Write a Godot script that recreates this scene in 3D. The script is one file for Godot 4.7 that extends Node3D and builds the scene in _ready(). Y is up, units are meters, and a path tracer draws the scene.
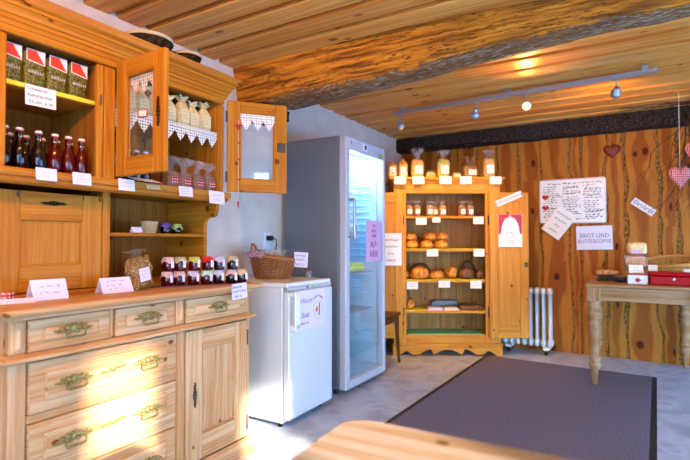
extends Node3D

# A farm shop room. x runs from the plaster wall (left) to the window wall (right), -z runs to the plank wall.
var rng := RandomNumberGenerator.new()
var M := {}
var taken := {}
var fnl := FastNoiseLite.new()
# state of the board mapper
var b_lo := Vector3.ZERO
var b_g := 0
var b_u := 0.0
var b_v := 0.0

# ------------------------------------------------------------------ nodes
func numbered(called: String) -> String:
	if not taken.has(called):
		taken[called] = 0
		return called
	taken[called] += 1
	return "%s_%03d" % [called, taken[called]]

func tag(o: Node3D, label: String, category: String, group := "") -> Node3D:
	o.set_meta("label", label)
	o.set_meta("category", category)
	if group != "":
		o.set_meta("group", group)
	return o

func thing(called: String, label: String, category: String, at := Vector3.ZERO, turn := 0.0, group := "") -> Node3D:
	var o := Node3D.new()
	o.name = numbered(called)
	add_child(o)
	o.position = at
	o.rotation.y = turn
	tag(o, label, category, group)
	return o

func start(smooth := false) -> SurfaceTool:
	var st := SurfaceTool.new()
	st.begin(Mesh.PRIMITIVE_TRIANGLES)
	st.set_smooth_group(0 if smooth else -1)
	return st

func mesh_of(st: SurfaceTool) -> ArrayMesh:
	st.generate_normals()
	return st.commit()

func part(called: String, st: SurfaceTool, m: Material, parent: Node3D = null) -> MeshInstance3D:
	return part_mesh(called, mesh_of(st), m, parent)

func part_mesh(called: String, me: Mesh, m: Material, parent: Node3D = null) -> MeshInstance3D:
	var o := MeshInstance3D.new()
	o.mesh = me
	o.material_override = m
	if parent == null:
		o.name = numbered(called)
		add_child(o)
	else:
		o.name = called
		parent.add_child(o, true)
	return o

func structure(o: Node3D) -> Node3D:
	o.set_meta("kind", "structure")
	return o

func copy(o: Node3D, at: Vector3, turn: float, label: String, base_name := "") -> Node3D:
	var c: Node3D = o.duplicate()
	var n := base_name if base_name != "" else String(o.name).rstrip("0123456789").rstrip("_")
	c.name = numbered(n)
	add_child(c)
	c.position = at
	c.rotation = Vector3(0, turn, 0)
	c.set_meta("label", label)
	return c

# ------------------------------------------------------------------ shapes
func board_uv(p: Vector3, n: Vector3) -> Vector2:
	var a := 0
	var q := n.abs()
	if q.y >= q.x and q.y >= q.z:
		a = 1
	elif q.z >= q.x and q.z >= q.y:
		a = 2
	var d := p - b_lo
	if a == b_g:
		return Vector2(b_u + d[(a + 1) % 3] * 0.3, b_v + d[(a + 2) % 3])
	return Vector2(b_u + d[b_g], b_v + d[3 - a - b_g])

func poly(st: SurfaceTool, pts: Array, n: Vector3) -> void:
	var flip: bool = (pts[1] - pts[0]).cross(pts[2] - pts[0]).dot(n) > 0.0
	for i in range(1, pts.size() - 1):
		var tri := [pts[0], pts[i + 1], pts[i]] if flip else [pts[0], pts[i], pts[i + 1]]
		for p in tri:
			st.set_uv(board_uv(p, n))
			st.add_vertex(p)

func map_board(lo: Vector3, hi: Vector3, g := -1, length := 2.4, width := 0.5) -> void:
	var s := hi - lo
	if g < 0:
		g = 0 if s.x >= s.y and s.x >= s.z else (1 if s.y >= s.z else 2)
	b_lo = lo
	b_g = g
	var w := 0.0
	for a in 3:
		if a != g:
			w = maxf(w, s[a])
	b_u = rng.randf() * maxf(0.0, length - s[g])
	b_v = rng.randf() * maxf(0.0, width - w)

# a board with chamfered edges, its grain along axis g (the longest one by default)
func bx(st: SurfaceTool, a: Vector3, b: Vector3, c := 0.003, g := -1) -> void:
	var lo := Vector3(minf(a.x, b.x), minf(a.y, b.y), minf(a.z, b.z))
	var hi := Vector3(maxf(a.x, b.x), maxf(a.y, b.y), maxf(a.z, b.z))
	map_board(lo, hi, g)
	var s := hi - lo
	c = minf(c, minf(s.x, minf(s.y, s.z)) * 0.45)
	var mid := (lo + hi) * 0.5
	var h := s * 0.5
	for ax in 3:
		var u := (ax + 1) % 3
		var v := (ax + 2) % 3
		for sg in [-1.0, 1.0]:
			var n := Vector3.ZERO
			n[ax] = sg
			var pts := []
			for k in [[-1.0, -1.0], [1.0, -1.0], [1.0, 1.0], [-1.0, 1.0]]:
				var p := mid
				p[ax] += sg * h[ax]
				p[u] += k[0] * (h[u] - c)
				p[v] += k[1] * (h[v] - c)
				pts.append(p)
			poly(st, pts, n)
	if c <= 0.0005:
		return
	for ax in 3:   # edges along ax
		var u := (ax + 1) % 3
		var v := (ax + 2) % 3
		for su in [-1.0, 1.0]:
			for sv in [-1.0, 1.0]:
				var pts := []
				for k in [[-1.0, 0], [1.0, 0], [1.0, 1], [-1.0, 1]]:
					var p := mid
					p[ax] += k[0] * (h[ax] - c)
					p[u] += su * (h[u] - (c if k[1] == 1 else 0.0))
					p[v] += sv * (h[v] - (0.0 if k[1] == 1 else c))
					pts.append(p)
				var n := Vector3.ZERO
				n[u] = su
				n[v] = sv
				poly(st, pts, n)
	for sx in [-1.0, 1.0]:
		for sy in [-1.0, 1.0]:
			for sz in [-1.0, 1.0]:
				var q := Vector3(sx * h.x, sy * h.y, sz * h.z) + mid
				poly(st, [q - Vector3(0, sy * c, sz * c), q - Vector3(sx * c, 0, sz * c), q - Vector3(sx * c, sy * c, 0)], Vector3(sx, sy, sz))

func box(called: String, a: Vector3, b: Vector3, m: Material, parent: Node3D = null, c := 0.003, g := -1) -> MeshInstance3D:
	var st := start()
	bx(st, a, b, c, g)
	return part(called, st, m, parent)

func vert(st: SurfaceTool, p: Vector3, uv: Vector2) -> void:
	st.set_uv(uv)
	st.add_vertex(p)

# a grid of points; rows run along u, seen from outside rows go right and columns go down
func sheet(st: SurfaceTool, rows: Array, wrap := false, us := 1.0, vs := 1.0) -> void:
	var nr := rows.size()
	for i in nr - 1:
		var nc: int = rows[i].size()
		for j in (nc if wrap else nc - 1):
			var k := (j + 1) % nc
			var u0 := us * j / float(nc if wrap else nc - 1)
			var u1 := us * (j + 1) / float(nc if wrap else nc - 1)
			var v0 := vs * i / float(nr - 1)
			var v1 := vs * (i + 1) / float(nr - 1)
			vert(st, rows[i][j], Vector2(u0, v0)); vert(st, rows[i][k], Vector2(u1, v0)); vert(st, rows[i + 1][k], Vector2(u1, v1))
			vert(st, rows[i][j], Vector2(u0, v0)); vert(st, rows[i + 1][k], Vector2(u1, v1)); vert(st, rows[i + 1][j], Vector2(u0, v1))

# profile: [radius, height] from bottom to top
func lathe(st: SurfaceTool, prof: Array, seg := 20, at := Vector3.ZERO, us := 1.0, vs := 1.0) -> void:
	var rows := []
	for i in range(prof.size() - 1, -1, -1):
		var row := []
		for j in seg:
			var a := TAU * j / seg
			row.append(at + Vector3(sin(a) * prof[i][0], prof[i][1], cos(a) * prof[i][0]))
		rows.append(row)
	sheet(st, rows, true, us, vs)

func ring_frames(pts: Array, closed := false) -> Array:
	var out := []
	var up := Vector3.UP
	var n := pts.size()
	for i in n:
		var a: Vector3 = pts[(i - 1 + n) % n] if closed else pts[maxi(i - 1, 0)]
		var b: Vector3 = pts[(i + 1) % n] if closed else pts[mini(i + 1, n - 1)]
		var t := (b - a).normalized()
		if i == 0 and absf(t.dot(up)) > 0.9:
			up = Vector3.RIGHT
		var s := t.cross(up).normalized()
		up = s.cross(t).normalized()
		out.append([s, up])
	return out

# radii: a number, or one for each point
func tube(st: SurfaceTool, pts: Array, radii, sides := 6, closed := false) -> void:
	var fr := ring_frames(pts, closed)
	var rows := []
	var n := pts.size()
	for i in n + (1 if closed else 0):
		var r: float = radii[i % n] if radii is Array else radii
		var row := []
		for j in sides:
			var a := TAU * j / sides
			row.append(pts[i % n] + (fr[i % n][0] * cos(a) + fr[i % n][1] * sin(a)) * r)
		rows.append(row)
	sheet(st, rows, true)
	if not closed:
		for e in [0, n - 1]:
			var row: Array = rows[e]
			for j in range(1, sides - 1):
				for q in ([0, j, j + 1] if e == 0 else [0, j + 1, j]):
					vert(st, row[q], Vector2(0.5, 0.5))

func sgnpow(x: float, e: float) -> float:
	return signf(x) * pow(absf(x), e)

# a rounded lump: exponent 1 is an ellipsoid, towards 0 a box
func lump(st: SurfaceTool, c: Vector3, r: Vector3, e := 1.0, amp := 0.0, freq := 8.0, nu := 18, nv := 11, sd := 0) -> void:
	var rows := []
	for i in nv + 1:
		var t := PI * i / nv
		var row := []
		for j in nu:
			var a := TAU * j / nu
			var d := Vector3(sgnpow(sin(a), e) * pow(sin(t), e), sgnpow(cos(t), e), sgnpow(cos(a), e) * pow(sin(t), e))
			var k := 1.0 + amp * fnl.get_noise_3d(d.x * freq * 10.0 + sd * 37.0, d.y * freq * 10.0, d.z * freq * 10.0 + sd * 11.0)
			row.append(c + d * r * k)
		rows.append(row)
	sheet(st, rows, true, 2.0, 1.0)

# an outline in the xy plane given a thickness along z, centred on z
func prism(st: SurfaceTool, outline: PackedVector2Array, depth: float, z := 0.0, uvs := 1.0) -> void:
	var idx := Geometry2D.triangulate_polygon(outline)
	for sg in [1.0, -1.0]:
		for i in range(0, idx.size(), 3):
			var tri := [outline[idx[i]], outline[idx[i + 1]], outline[idx[i + 2]]]
			var ccw: bool = (tri[1] - tri[0]).cross(tri[2] - tri[0]) > 0.0
			if ccw == (sg > 0.0):
				tri = [tri[0], tri[2], tri[1]]
			for p in tri:
				vert(st, Vector3(p.x, p.y, z + sg * depth * 0.5), p * uvs)
	var area := 0.0
	var n := outline.size()
	for i in n:
		area += outline[i].cross(outline[(i + 1) % n])
	for i in n:
		var p := outline[i]
		var q := outline[(i + 1) % n]
		if area < 0.0:
			var s := p
			p = q
			q = s
		var a := Vector3(p.x, p.y, z + depth * 0.5)
		var b := Vector3(q.x, q.y, z + depth * 0.5)
		var c := Vector3(q.x, q.y, z - depth * 0.5)
		var d := Vector3(p.x, p.y, z - depth * 0.5)
		for v in [a, c, b, a, d, c]:
			vert(st, v, Vector2(v.x + v.z, v.y) * uvs)

# a moulding that runs round the front and both ends of a cabinet standing against the plaster wall; profile [out, y]
func moulding(st: SurfaceTool, xb: float, xf: float, z0: float, z1: float, prof: Array, lid := true) -> void:
	var corners := []
	for p in prof:
		var o: float = p[0]
		corners.append([Vector3(xb, p[1], z0 + o), Vector3(xf + o, p[1], z0 + o), Vector3(xf + o, p[1], z1 - o), Vector3(xb, p[1], z1 - o)])
	var outs := [Vector3(0, 0, 1), Vector3(1, 0, 0), Vector3(0, 0, -1)]
	var ou := rng.randf() * 1.0
	var ov := rng.randf() * 0.3
	for k in 3:
		var run := 0.0
		for i in prof.size() - 1:
			var a: Vector3 = corners[i][k]
			var b: Vector3 = corners[i][k + 1]
			var c: Vector3 = corners[i + 1][k + 1]
			var d: Vector3 = corners[i + 1][k]
			var w := Vector2(prof[i + 1][0] - prof[i][0], prof[i + 1][1] - prof[i][1]).length()
			var l0 := ou + a.distance_to(corners[0][k])
			var len := a.distance_to(b)
			var flip: bool = (b - a).cross(d - a).dot(outs[k] * (prof[i + 1][1] - prof[i][1]) - Vector3.UP * (prof[i + 1][0] - prof[i][0])) > 0.0
			var q := [[a, Vector2(l0, ov + run)], [b, Vector2(l0 + len, ov + run)], [c, Vector2(l0 + len, ov + run + w)], [d, Vector2(l0, ov + run + w)]]
			var order := [0, 2, 1, 0, 3, 2] if flip else [0, 1, 2, 0, 2, 3]
			for o in order:
				vert(st, q[o][0], q[o][1])
			run += w
	if lid:
		for e in [0, prof.size() - 1]:
			map_board(corners[e][2], corners[e][0], 2)
			b_lo = Vector3(xb, 0, corners[e][2].z)
			poly(st, corners[e], Vector3(0, -1 if e == 0 else 1, 0))

# ------------------------------------------------------------------ pictures
func mat(color: Color, rough := 0.6, metal := 0.0) -> StandardMaterial3D:
	var m := StandardMaterial3D.new()
	m.albedo_color = color
	m.roughness = rough
	m.metallic = metal
	return m

func tex(im: Image) -> ImageTexture:
	return ImageTexture.create_from_image(im)

# pine seen along the grain: 2.4 m by 0.5 m
func wood_image(w: int, h: int, sd: int, knots: int, knot_r := 0.011, contrast := 1.0) -> Image:
	var im := Image.create_empty(w, h, false, Image.FORMAT_RGB8)
	var r := RandomNumberGenerator.new()
	r.seed = sd
	var n1 := FastNoiseLite.new()
	n1.seed = sd
	n1.frequency = 1.0
	n1.fractal_octaves = 2
	var n2 := FastNoiseLite.new()
	n2.seed = sd + 5
	n2.frequency = 1.0
	n2.fractal_octaves = 1
	var ks := []
	for i in knots:
		ks.append([r.randf() * 2.4, r.randf() * 0.5, knot_r * r.randf_range(0.6, 1.6)])
	var light := Color(1, 1, 1)
	var late := Color(0.84, 0.70, 0.50)
	var dark := Color(0.42, 0.25, 0.12)
	for y in h:
		var v := 0.5 * y / h
		for x in w:
			var u := 2.4 * x / w
			var vv := v
			var kd := 0.0
			for k in ks:
				var dx: float = (u - k[0])
				var dy: float = (v - k[1])
				var rr: float = k[2]
				if absf(dx) < rr * 12.0 and absf(dy) < rr * 6.0:
					var q := (dx * dx * 0.25 + dy * dy) / (rr * rr)
					vv += signf(dy) * rr * 1.3 * exp(-q * 0.35) * -1.0
					var e := (dx * dx * 0.6 + dy * dy) / (rr * rr)
					kd = maxf(kd, clampf(1.25 - e * 0.9, 0.0, 0.8))
			var warp := n1.get_noise_2d(u * 0.9, vv * 9.0) * 0.03
			var ring := sin((vv + warp) * 260.0 + n2.get_noise_2d(u * 0.7, vv * 5.0) * 5.0)
			var fine := n2.get_noise_2d(u * 14.0, v * 520.0)
			var tone := n1.get_noise_2d(u * 0.8 + 40.0, vv * 16.0 + 9.0)
			var t := clampf((0.32 + 0.20 * ring * ring * signf(ring) + 0.16 * fine + 0.50 * tone) * contrast, 0.0, 1.0)
			var c := light.lerp(late, t)
			if kd > 0.0:
				c = c.lerp(dark, kd * 0.85)
			im.set_pixel(x, y, c)
	return im

# broad live-edge larch plank: u across, v along; reddish heart, pale sapwood
func plank_image(sd: int) -> Image:
	var w := 192
	var h := 768
	var im := Image.create_empty(w, h, false, Image.FORMAT_RGB8)
	var n := FastNoiseLite.new()
	n.seed = sd
	n.frequency = 1.0
	n.fractal_octaves = 2
	var r := RandomNumberGenerator.new()
	r.seed = sd
	var ks := []
	for i in 3:
		ks.append([r.randf_range(0.3, 0.7), r.randf_range(0.05, 0.95), r.randf_range(0.05, 0.11)])
	var sap := Color(0.90, 0.70, 0.45)
	var heart := Color(0.70, 0.45, 0.26)
	var dark := Color(0.30, 0.13, 0.07)
	for y in h:
		var v := float(y) / h
		var cen := 0.5 + 0.16 * n.get_noise_2d(v * 3.0, 3.0)
		var half := 0.2 + 0.17 * n.get_noise_2d(v * 2.5, 77.0)
		for x in w:
			var u := float(x) / w
			var kd := 0.0
			var bulge := 0.0
			for k in ks:
				var dx: float = u - k[0]
				var dy: float = (v - k[1]) * 8.0
				var q: float = (dx * dx + dy * dy * 0.6) / (k[2] * k[2])
				kd = maxf(kd, clampf(1.6 - q, 0.0, 1.0))
				bulge += 0.22 * exp(-q * 0.1)
			var d := absf(u - cen) - half - bulge
			var ring := 0.5 + 0.5 * sin(d * 75.0 + n.get_noise_2d(u * 4.0, v * 9.0) * 3.0)
			var t := clampf(0.5 - d * 9.0 + 0.6 * n.get_noise_2d(u * 6.0, v * 5.0) * 0.7, 0.0, 1.0)
			var c := sap.lerp(heart, t * 0.75)
			c = c.lerp(c * Color(0.86, 0.80, 0.72), ring * 0.35)
			c = c.lerp(c * 0.82, clampf(n.get_noise_2d(u * 60.0, v * 8.0) + 0.25, 0.0, 1.0))
			c = c.lerp(dark, kd * 0.8)
			im.set_pixel(x, y, Color(c.r, c.g, c.b))
	return im

func noise_image(w: int, h: int, sd: int, stops: Array, fx: float, fy: float, oct := 4, mix_sd := 0, flecks := 0.0, fleck := Color.WHITE) -> Image:
	var im := Image.create_empty(w, h, false, Image.FORMAT_RGB8)
	var n := FastNoiseLite.new()
	n.seed = sd
	n.frequency = 1.0
	n.fractal_octaves = oct
	for y in h:
		for x in w:
			var u := float(x) / w
			var v := float(y) / h
			var t := clampf(0.5 + n.get_noise_2d(u * fx, v * fy) * 0.9, 0.0, 0.999) * (stops.size() - 1)
			var c: Color = stops[int(t)].lerp(stops[int(t) + 1], t - int(t))
			if flecks > 0.0:
				var f := n.get_noise_2d(u * fx * 2.7 + 50.0, v * fy * 5.0 + 31.0)
				c = c.lerp(fleck, smoothstep(1.0 - flecks, 1.0 - flecks + 0.12, f + 0.55))
			im.set_pixel(x, y, c)
	return im

func ink(im: Image, a: Vector2, b: Vector2, c: Color, wide := 1) -> void:
	var n := int(maxf(absf(a.x - b.x), absf(a.y - b.y))) + 1
	for i in n + 1:
		var p := a.lerp(b, float(i) / n)
		for k in wide:
			for l in wide:
				var x := int(p.x) + k
				var y := int(p.y) + l
				if x >= 0 and y >= 0 and x < im.get_width() and y < im.get_height():
					im.set_pixel(x, y, c)

# a handwritten line
func script_line(im: Image, r: RandomNumberGenerator, x0: float, x1: float, y: float, s: float, c: Color, wide := 1, slope := 0.0) -> void:
	var p := Vector2(x0, y)
	var x := x0
	var left := r.randi_range(3, 8)
	while x < x1:
		x += s * r.randf_range(0.25, 0.55)
		var q := Vector2(x, y + (x - x0) * slope + r.randf_range(-s, s) * (1.0 if r.randf() < 0.3 else 0.5))
		left -= 1
		if left == 0:
			left = r.randi_range(5, 11)
			x += s * 0.9
			p = Vector2(x, y + (x - x0) * slope)
			continue
		ink(im, p, q, c, wide)
		p = q

func note_material(sd: int, paper: Color, lines: int, ink_color := Color(0.25, 0.2, 0.32)) -> StandardMaterial3D:
	var im := Image.create_empty(96, 64, false, Image.FORMAT_RGB8)
	im.fill(paper)
	var r := RandomNumberGenerator.new()
	r.seed = sd
	for i in lines:
		var y := 64.0 * (i + 1.0) / (lines + 1.0)
		script_line(im, r, r.randf_range(12, 26), r.randf_range(60, 84), y, 5.5, ink_color, 1, -0.03)
	var m := mat(Color.WHITE, 0.85)
	m.albedo_texture = tex(im)
	return m

# ------------------------------------------------------------------ paper
func sheet_mesh(w: float, h: float, t := 0.0012) -> ArrayMesh:
	var st := start()
	var c := [Vector3(-w / 2, h / 2, t / 2), Vector3(w / 2, h / 2, t / 2), Vector3(w / 2, -h / 2, t / 2), Vector3(-w / 2, -h / 2, t / 2)]
	var uv := [Vector2(0, 0), Vector2(1, 0), Vector2(1, 1), Vector2(0, 1)]
	for i in [0, 1, 2, 0, 2, 3]:
		vert(st, c[i], uv[i])
	var off := Vector3(0, 0, -t)
	for i in [0, 2, 1, 0, 3, 2]:
		vert(st, c[i] + off, Vector2(0.02, 0.02))
	for k in 4:
		var a: Vector3 = c[k]
		var b: Vector3 = c[(k + 1) % 4]
		for p in [a, a + off, b + off, a, b + off, b]:
			vert(st, p, Vector2(0.02, 0.02))
	return mesh_of(st)

func words(text: String, size: float, parent: Node3D, at: Vector3, m: Material, font := "sans") -> MeshInstance3D:
	var t := TextMesh.new()
	t.text = text
	var f := SystemFont.new()
	f.font_names = PackedStringArray(["Droid Serif" if font == "serif" else "Droid Sans"])
	t.font = f
	t.font_size = 32
	t.pixel_size = size / 32.0
	t.depth = 0.0006
	t.curve_step = 3.0
	var o := MeshInstance3D.new()
	o.mesh = t
	o.material_override = m
	o.name = "lettering"
	parent.add_child(o, true)
	o.position = at
	return o

# a sheet of paper standing free or pinned flat; faces +z before it is turned
func paper(called: String, label: String, category: String, at: Vector3, rot: Vector3, w: float, h: float, m: Material, group := "") -> MeshInstance3D:
	var o := part_mesh(called, sheet_mesh(w, h), m)
	o.rotation_order = EULER_ORDER_YXZ
	o.position = at
	o.rotation = rot
	tag(o, label, category, group)
	return o

func tent(label: String, at: Vector3, turn: float, w: float, h: float, m: Material, group := "") -> Node3D:
	var o := thing("tent_card", label, "card", at, turn, group)
	var a := part_mesh("front_leaf", sheet_mesh(w, h), m, o)
	a.position = Vector3(0, h * 0.5 * cos(0.45) + 0.001, h * 0.5 * sin(0.45))
	a.rotation.x = -0.45
	var b := part_mesh("back_leaf", sheet_mesh(w, h), M.lilac, o)
	b.position = Vector3(0, h * 0.5 * cos(0.45) + 0.001, -h * 0.5 * sin(0.45))
	b.rotation.x = 0.45
	return o

# ------------------------------------------------------------------ materials
func wood(im: Texture2D, tint: Color, rough := 0.5, len := 2.4, wid := 0.5) -> StandardMaterial3D:
	var m := mat(tint, rough)
	m.albedo_texture = im
	m.metallic_specular = 0.24
	m.uv1_scale = Vector3(1.0 / len, 1.0 / wid, 1)
	return m

func speckled(im: Image, scale: float, rough := 0.7, bump := 0.0) -> StandardMaterial3D:
	var m := mat(Color.WHITE, rough)
	m.albedo_texture = tex(im)
	m.uv1_triplanar = true
	m.uv1_scale = Vector3.ONE * scale
	if bump > 0.0:
		m.heightmap_enabled = true
		m.heightmap_texture = m.albedo_texture
		m.heightmap_scale = bump
	return m

func make_materials() -> void:
	var pine := tex(wood_image(1024, 256, 3, 13, 0.009))
	var pine_b := tex(wood_image(1024, 256, 11, 9, 0.007, 1.1))
	M.honey = wood(pine, Color(0.74, 0.49, 0.15), 0.42)
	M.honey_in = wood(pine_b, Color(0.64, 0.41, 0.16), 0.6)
	M.strip = wood(pine, Color(0.82, 0.655, 0.495), 0.5)
	M.strip_b = wood(pine_b, Color(0.84, 0.685, 0.525), 0.5)
	M.shop = wood(pine, Color(0.84, 0.59, 0.24), 0.45)
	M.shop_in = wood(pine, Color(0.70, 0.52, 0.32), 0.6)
	M.ceil = wood(pine, Color(0.92, 0.66, 0.34), 0.38, 4.8, 0.5)
	M.ceil_b = wood(pine_b, Color(0.89, 0.61, 0.30), 0.38, 4.8, 0.5)
	M.old = wood(pine_b, Color(0.70, 0.55, 0.42), 0.45)
	M.bench = wood(pine_b, Color(0.68, 0.60, 0.54), 0.5)
	M.stool = wood(pine_b, Color(0.40, 0.24, 0.13), 0.45)
	for i in 3:
		var p := mat(Color(0.84, 0.68, 0.41), 0.42)
		p.metallic_specular = 0.22
		p.albedo_texture = tex(plank_image(21 + i * 7))
		M["plank%d" % i] = p
	M.bark = speckled(noise_image(256, 256, 5, [Color(0.24, 0.14, 0.07), Color(0.52, 0.34, 0.16), Color(0.72, 0.54, 0.31), Color(0.36, 0.22, 0.11)], 16, 7), 3.0, 0.9, 1.2)
	M.dark_bark = speckled(noise_image(256, 256, 6, [Color(0.08, 0.05, 0.03), Color(0.20, 0.13, 0.09), Color(0.36, 0.28, 0.22)], 10, 10), 3.0, 0.9, 1.0)
	# hewn beam: brown with remains of limewash
	var bi := noise_image(1024, 256, 9, [Color(0.42, 0.24, 0.08), Color(0.64, 0.38, 0.11), Color(0.80, 0.49, 0.12), Color(0.86, 0.56, 0.17)], 9, 22, 4)
	var wash := FastNoiseLite.new()
	wash.seed = 4
	wash.frequency = 1.0
	wash.fractal_octaves = 4
	for y in 256:
		for x in 1024:
			var v := y / 256.0
			var f := wash.get_noise_2d(x * 0.05, y * 0.22) + 0.3 * wash.get_noise_2d(x * 0.008 + 90.0, y * 0.02)
			var c := bi.get_pixel(x, y)
			# weathered grey skin over the arris and the soffit, with a ragged edge, and flakes of limewash in it
			var rag := v + 0.10 * wash.get_noise_2d(x * 0.02 + 7.0, y * 0.02) + 0.05 * wash.get_noise_2d(x * 0.09, y * 0.09)
			if rag > 0.36:
				c = c.lerp(Color(0.32, 0.25, 0.21), 0.62)
				c = c.lerp(Color(0.68, 0.65, 0.63), smoothstep(0.20, 0.34, f) * 0.8)
			elif f > 0.42:
				c = c.lerp(Color(0.22, 0.13, 0.07), 0.6)
			bi.set_pixel(x, y, c)
	M.beam = mat(Color.WHITE, 0.75)
	M.beam.albedo_texture = tex(bi)
	M.beam.metallic_specular = 0.25
	M.beam.heightmap_enabled = true
	M.beam.heightmap_texture = M.beam.albedo_texture
	M.beam.heightmap_scale = 0.8
	M.dark_beam = speckled(noise_image(256, 256, 8, [Color(0.07, 0.05, 0.04), Color(0.13, 0.09, 0.07), Color(0.20, 0.15, 0.12)], 6, 16, 4, 0, 0.28, Color(0.42, 0.38, 0.36)), 2.0, 0.8, 0.8)
	for k in ["dark_beam", "bark", "dark_bark"]:
		M[k].metallic_specular = 0.2
	M.plaster = speckled(noise_image(256, 256, 12, [Color(0.83, 0.76, 0.70), Color(0.88, 0.81, 0.75)], 5, 5), 0.8, 0.9, 0.2)
	M.concrete = speckled(noise_image(512, 512, 14, [Color(0.58, 0.62, 0.69), Color(0.66, 0.70, 0.77), Color(0.74, 0.77, 0.83), Color(0.63, 0.67, 0.74)], 8, 8, 5), 0.45, 0.32)
	M.carpet = speckled(noise_image(256, 256, 15, [Color(0.29, 0.26, 0.31), Color(0.39, 0.36, 0.42), Color(0.50, 0.47, 0.54)], 90, 90, 2), 1.2, 0.95, 0.4)
	M.rubber = mat(Color(0.09, 0.09, 0.10), 0.7)
	M.unseen_ground = mat(Color(0.84, 0.85, 0.86), 0.9)
	M.white = mat(Color(0.80, 0.82, 0.84), 0.3)
	M.white_plastic = mat(Color(0.90, 0.91, 0.92), 0.35)
	M.white_frame = mat(Color(0.86, 0.85, 0.82), 0.4)
	M.grey = mat(Color(0.42, 0.43, 0.46), 0.4)
	M.grey_light = mat(Color(0.72, 0.73, 0.77), 0.3)
	M.silver = mat(Color(0.70, 0.70, 0.73), 0.35, 0.7)
	M.chrome = mat(Color(0.85, 0.85, 0.87), 0.18, 1.0)
	M.black = mat(Color(0.04, 0.04, 0.05), 0.4)
	M.liner = mat(Color(0.64, 0.80, 0.88), 0.3)
	M.brass = mat(Color(0.56, 0.50, 0.29), 0.36, 0.5)
	M.dark_brass = mat(Color(0.20, 0.15, 0.09), 0.4, 0.8)
	M.iron = mat(Color(0.30, 0.29, 0.28), 0.45, 0.8)
	M.glass = mat(Color(0.95, 0.97, 0.97, 0.02), 0.03)
	M.glass.transparency = BaseMaterial3D.TRANSPARENCY_ALPHA
	M.cool_glass = mat(Color(0.70, 0.90, 0.96, 0.06), 0.03)
	M.cool_glass.transparency = BaseMaterial3D.TRANSPARENCY_ALPHA
	M.film = mat(Color(0.95, 0.95, 0.93, 0.08), 0.08)
	M.film.metallic_specular = 0.3
	M.film.transparency = BaseMaterial3D.TRANSPARENCY_ALPHA
	M.smoke_film = mat(Color(0.65, 0.60, 0.52, 0.10), 0.08)
	M.smoke_film.metallic_specular = 0.3
	M.smoke_film.transparency = BaseMaterial3D.TRANSPARENCY_ALPHA
	# liquids and preserves behind glass
	M.syrup_dark = mat(Color(0.07, 0.02, 0.03), 0.08)
	M.syrup_red = mat(Color(0.30, 0.03, 0.03), 0.08)
	M.jam = mat(Color(0.25, 0.02, 0.04), 0.12)
	M.jam_dark = mat(Color(0.10, 0.02, 0.05), 0.12)
	M.porcelain = mat(Color(0.90, 0.87, 0.87), 0.25)
	M.red = mat(Color(0.68, 0.05, 0.08), 0.4)
	M.red_paint = mat(Color(0.66, 0.01, 0.05), 0.4)
	M.red_paint.metallic_specular = 0.25
	M.deep_red = mat(Color(0.42, 0.03, 0.05), 0.5)
	M.curtain = mat(Color(0.70, 0.20, 0.28), 0.7)
	M.orange = mat(Color(0.88, 0.22, 0.08), 0.6)
	M.lilac = mat(Color(0.87, 0.82, 0.93), 0.85)
	M.pink = mat(Color(0.84, 0.64, 0.78), 0.8)
	M.purple = mat(Color(0.45, 0.28, 0.58), 0.85)
	M.paper = mat(Color(0.92, 0.90, 0.88), 0.85)
	M.ink = mat(Color(0.10, 0.09, 0.12), 0.8)
	M.ink_violet = mat(Color(0.30, 0.17, 0.42), 0.8)
	M.yellow_cloth = mat(Color(0.86, 0.82, 0.20), 0.85)
	M.green_paper = mat(Color(0.50, 0.76, 0.56), 0.85)
	M.straw = mat(Color(0.76, 0.55, 0.26), 0.6)
	M.wicker = mat(Color(0.55, 0.32, 0.13), 0.5)
	M.wicker_b = mat(Color(0.68, 0.43, 0.19), 0.5)
	M.sponge = mat(Color(0.78, 0.68, 0.50), 0.9)
	M.twig = mat(Color(0.20, 0.12, 0.07), 0.8)
	for i in 4:
		M["note%d" % i] = note_material(31 + i, Color(0.88, 0.83, 0.94), 2 + i % 2)
	for i in 3:
		M["price%d" % i] = note_material(51 + i, Color(0.93, 0.91, 0.87), 2, Color(0.3, 0.25, 0.2))
	M.sack_print = note_material(71, Color(0.93, 0.84, 0.62), 3, Color(0.26, 0.19, 0.12))
	M.print_red = note_material(72, Color(0.92, 0.90, 0.88), 3, Color(0.62, 0.16, 0.24))
	M.print_grey = note_material(73, Color(0.92, 0.90, 0.88), 5, Color(0.34, 0.32, 0.36))
	M.print_pink = note_material(74, Color(0.87, 0.85, 0.90), 1, Color(0.82, 0.45, 0.58))
	# foods
	M.crust = speckled(noise_image(128, 128, 61, [Color(0.50, 0.24, 0.06), Color(0.84, 0.52, 0.14), Color(0.95, 0.76, 0.36)], 5, 5), 6.0, 0.55)
	M.crust_dark = speckled(noise_image(128, 128, 62, [Color(0.20, 0.11, 0.06), Color(0.40, 0.24, 0.13), Color(0.66, 0.50, 0.33)], 7, 7), 5.0, 0.7)
	M.pasta = speckled(noise_image(128, 128, 63, [Color(0.40, 0.20, 0.04), Color(0.88, 0.62, 0.14), Color(0.98, 0.84, 0.40), Color(0.70, 0.44, 0.08)], 8, 8, 2), 6.0, 0.6, 0.8)
	M.pasta_green = speckled(noise_image(128, 128, 64, [Color(0.20, 0.24, 0.04), Color(0.70, 0.64, 0.10), Color(0.95, 0.86, 0.34), Color(0.40, 0.44, 0.08)], 9, 9, 2), 6.0, 0.6, 0.8)
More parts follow.
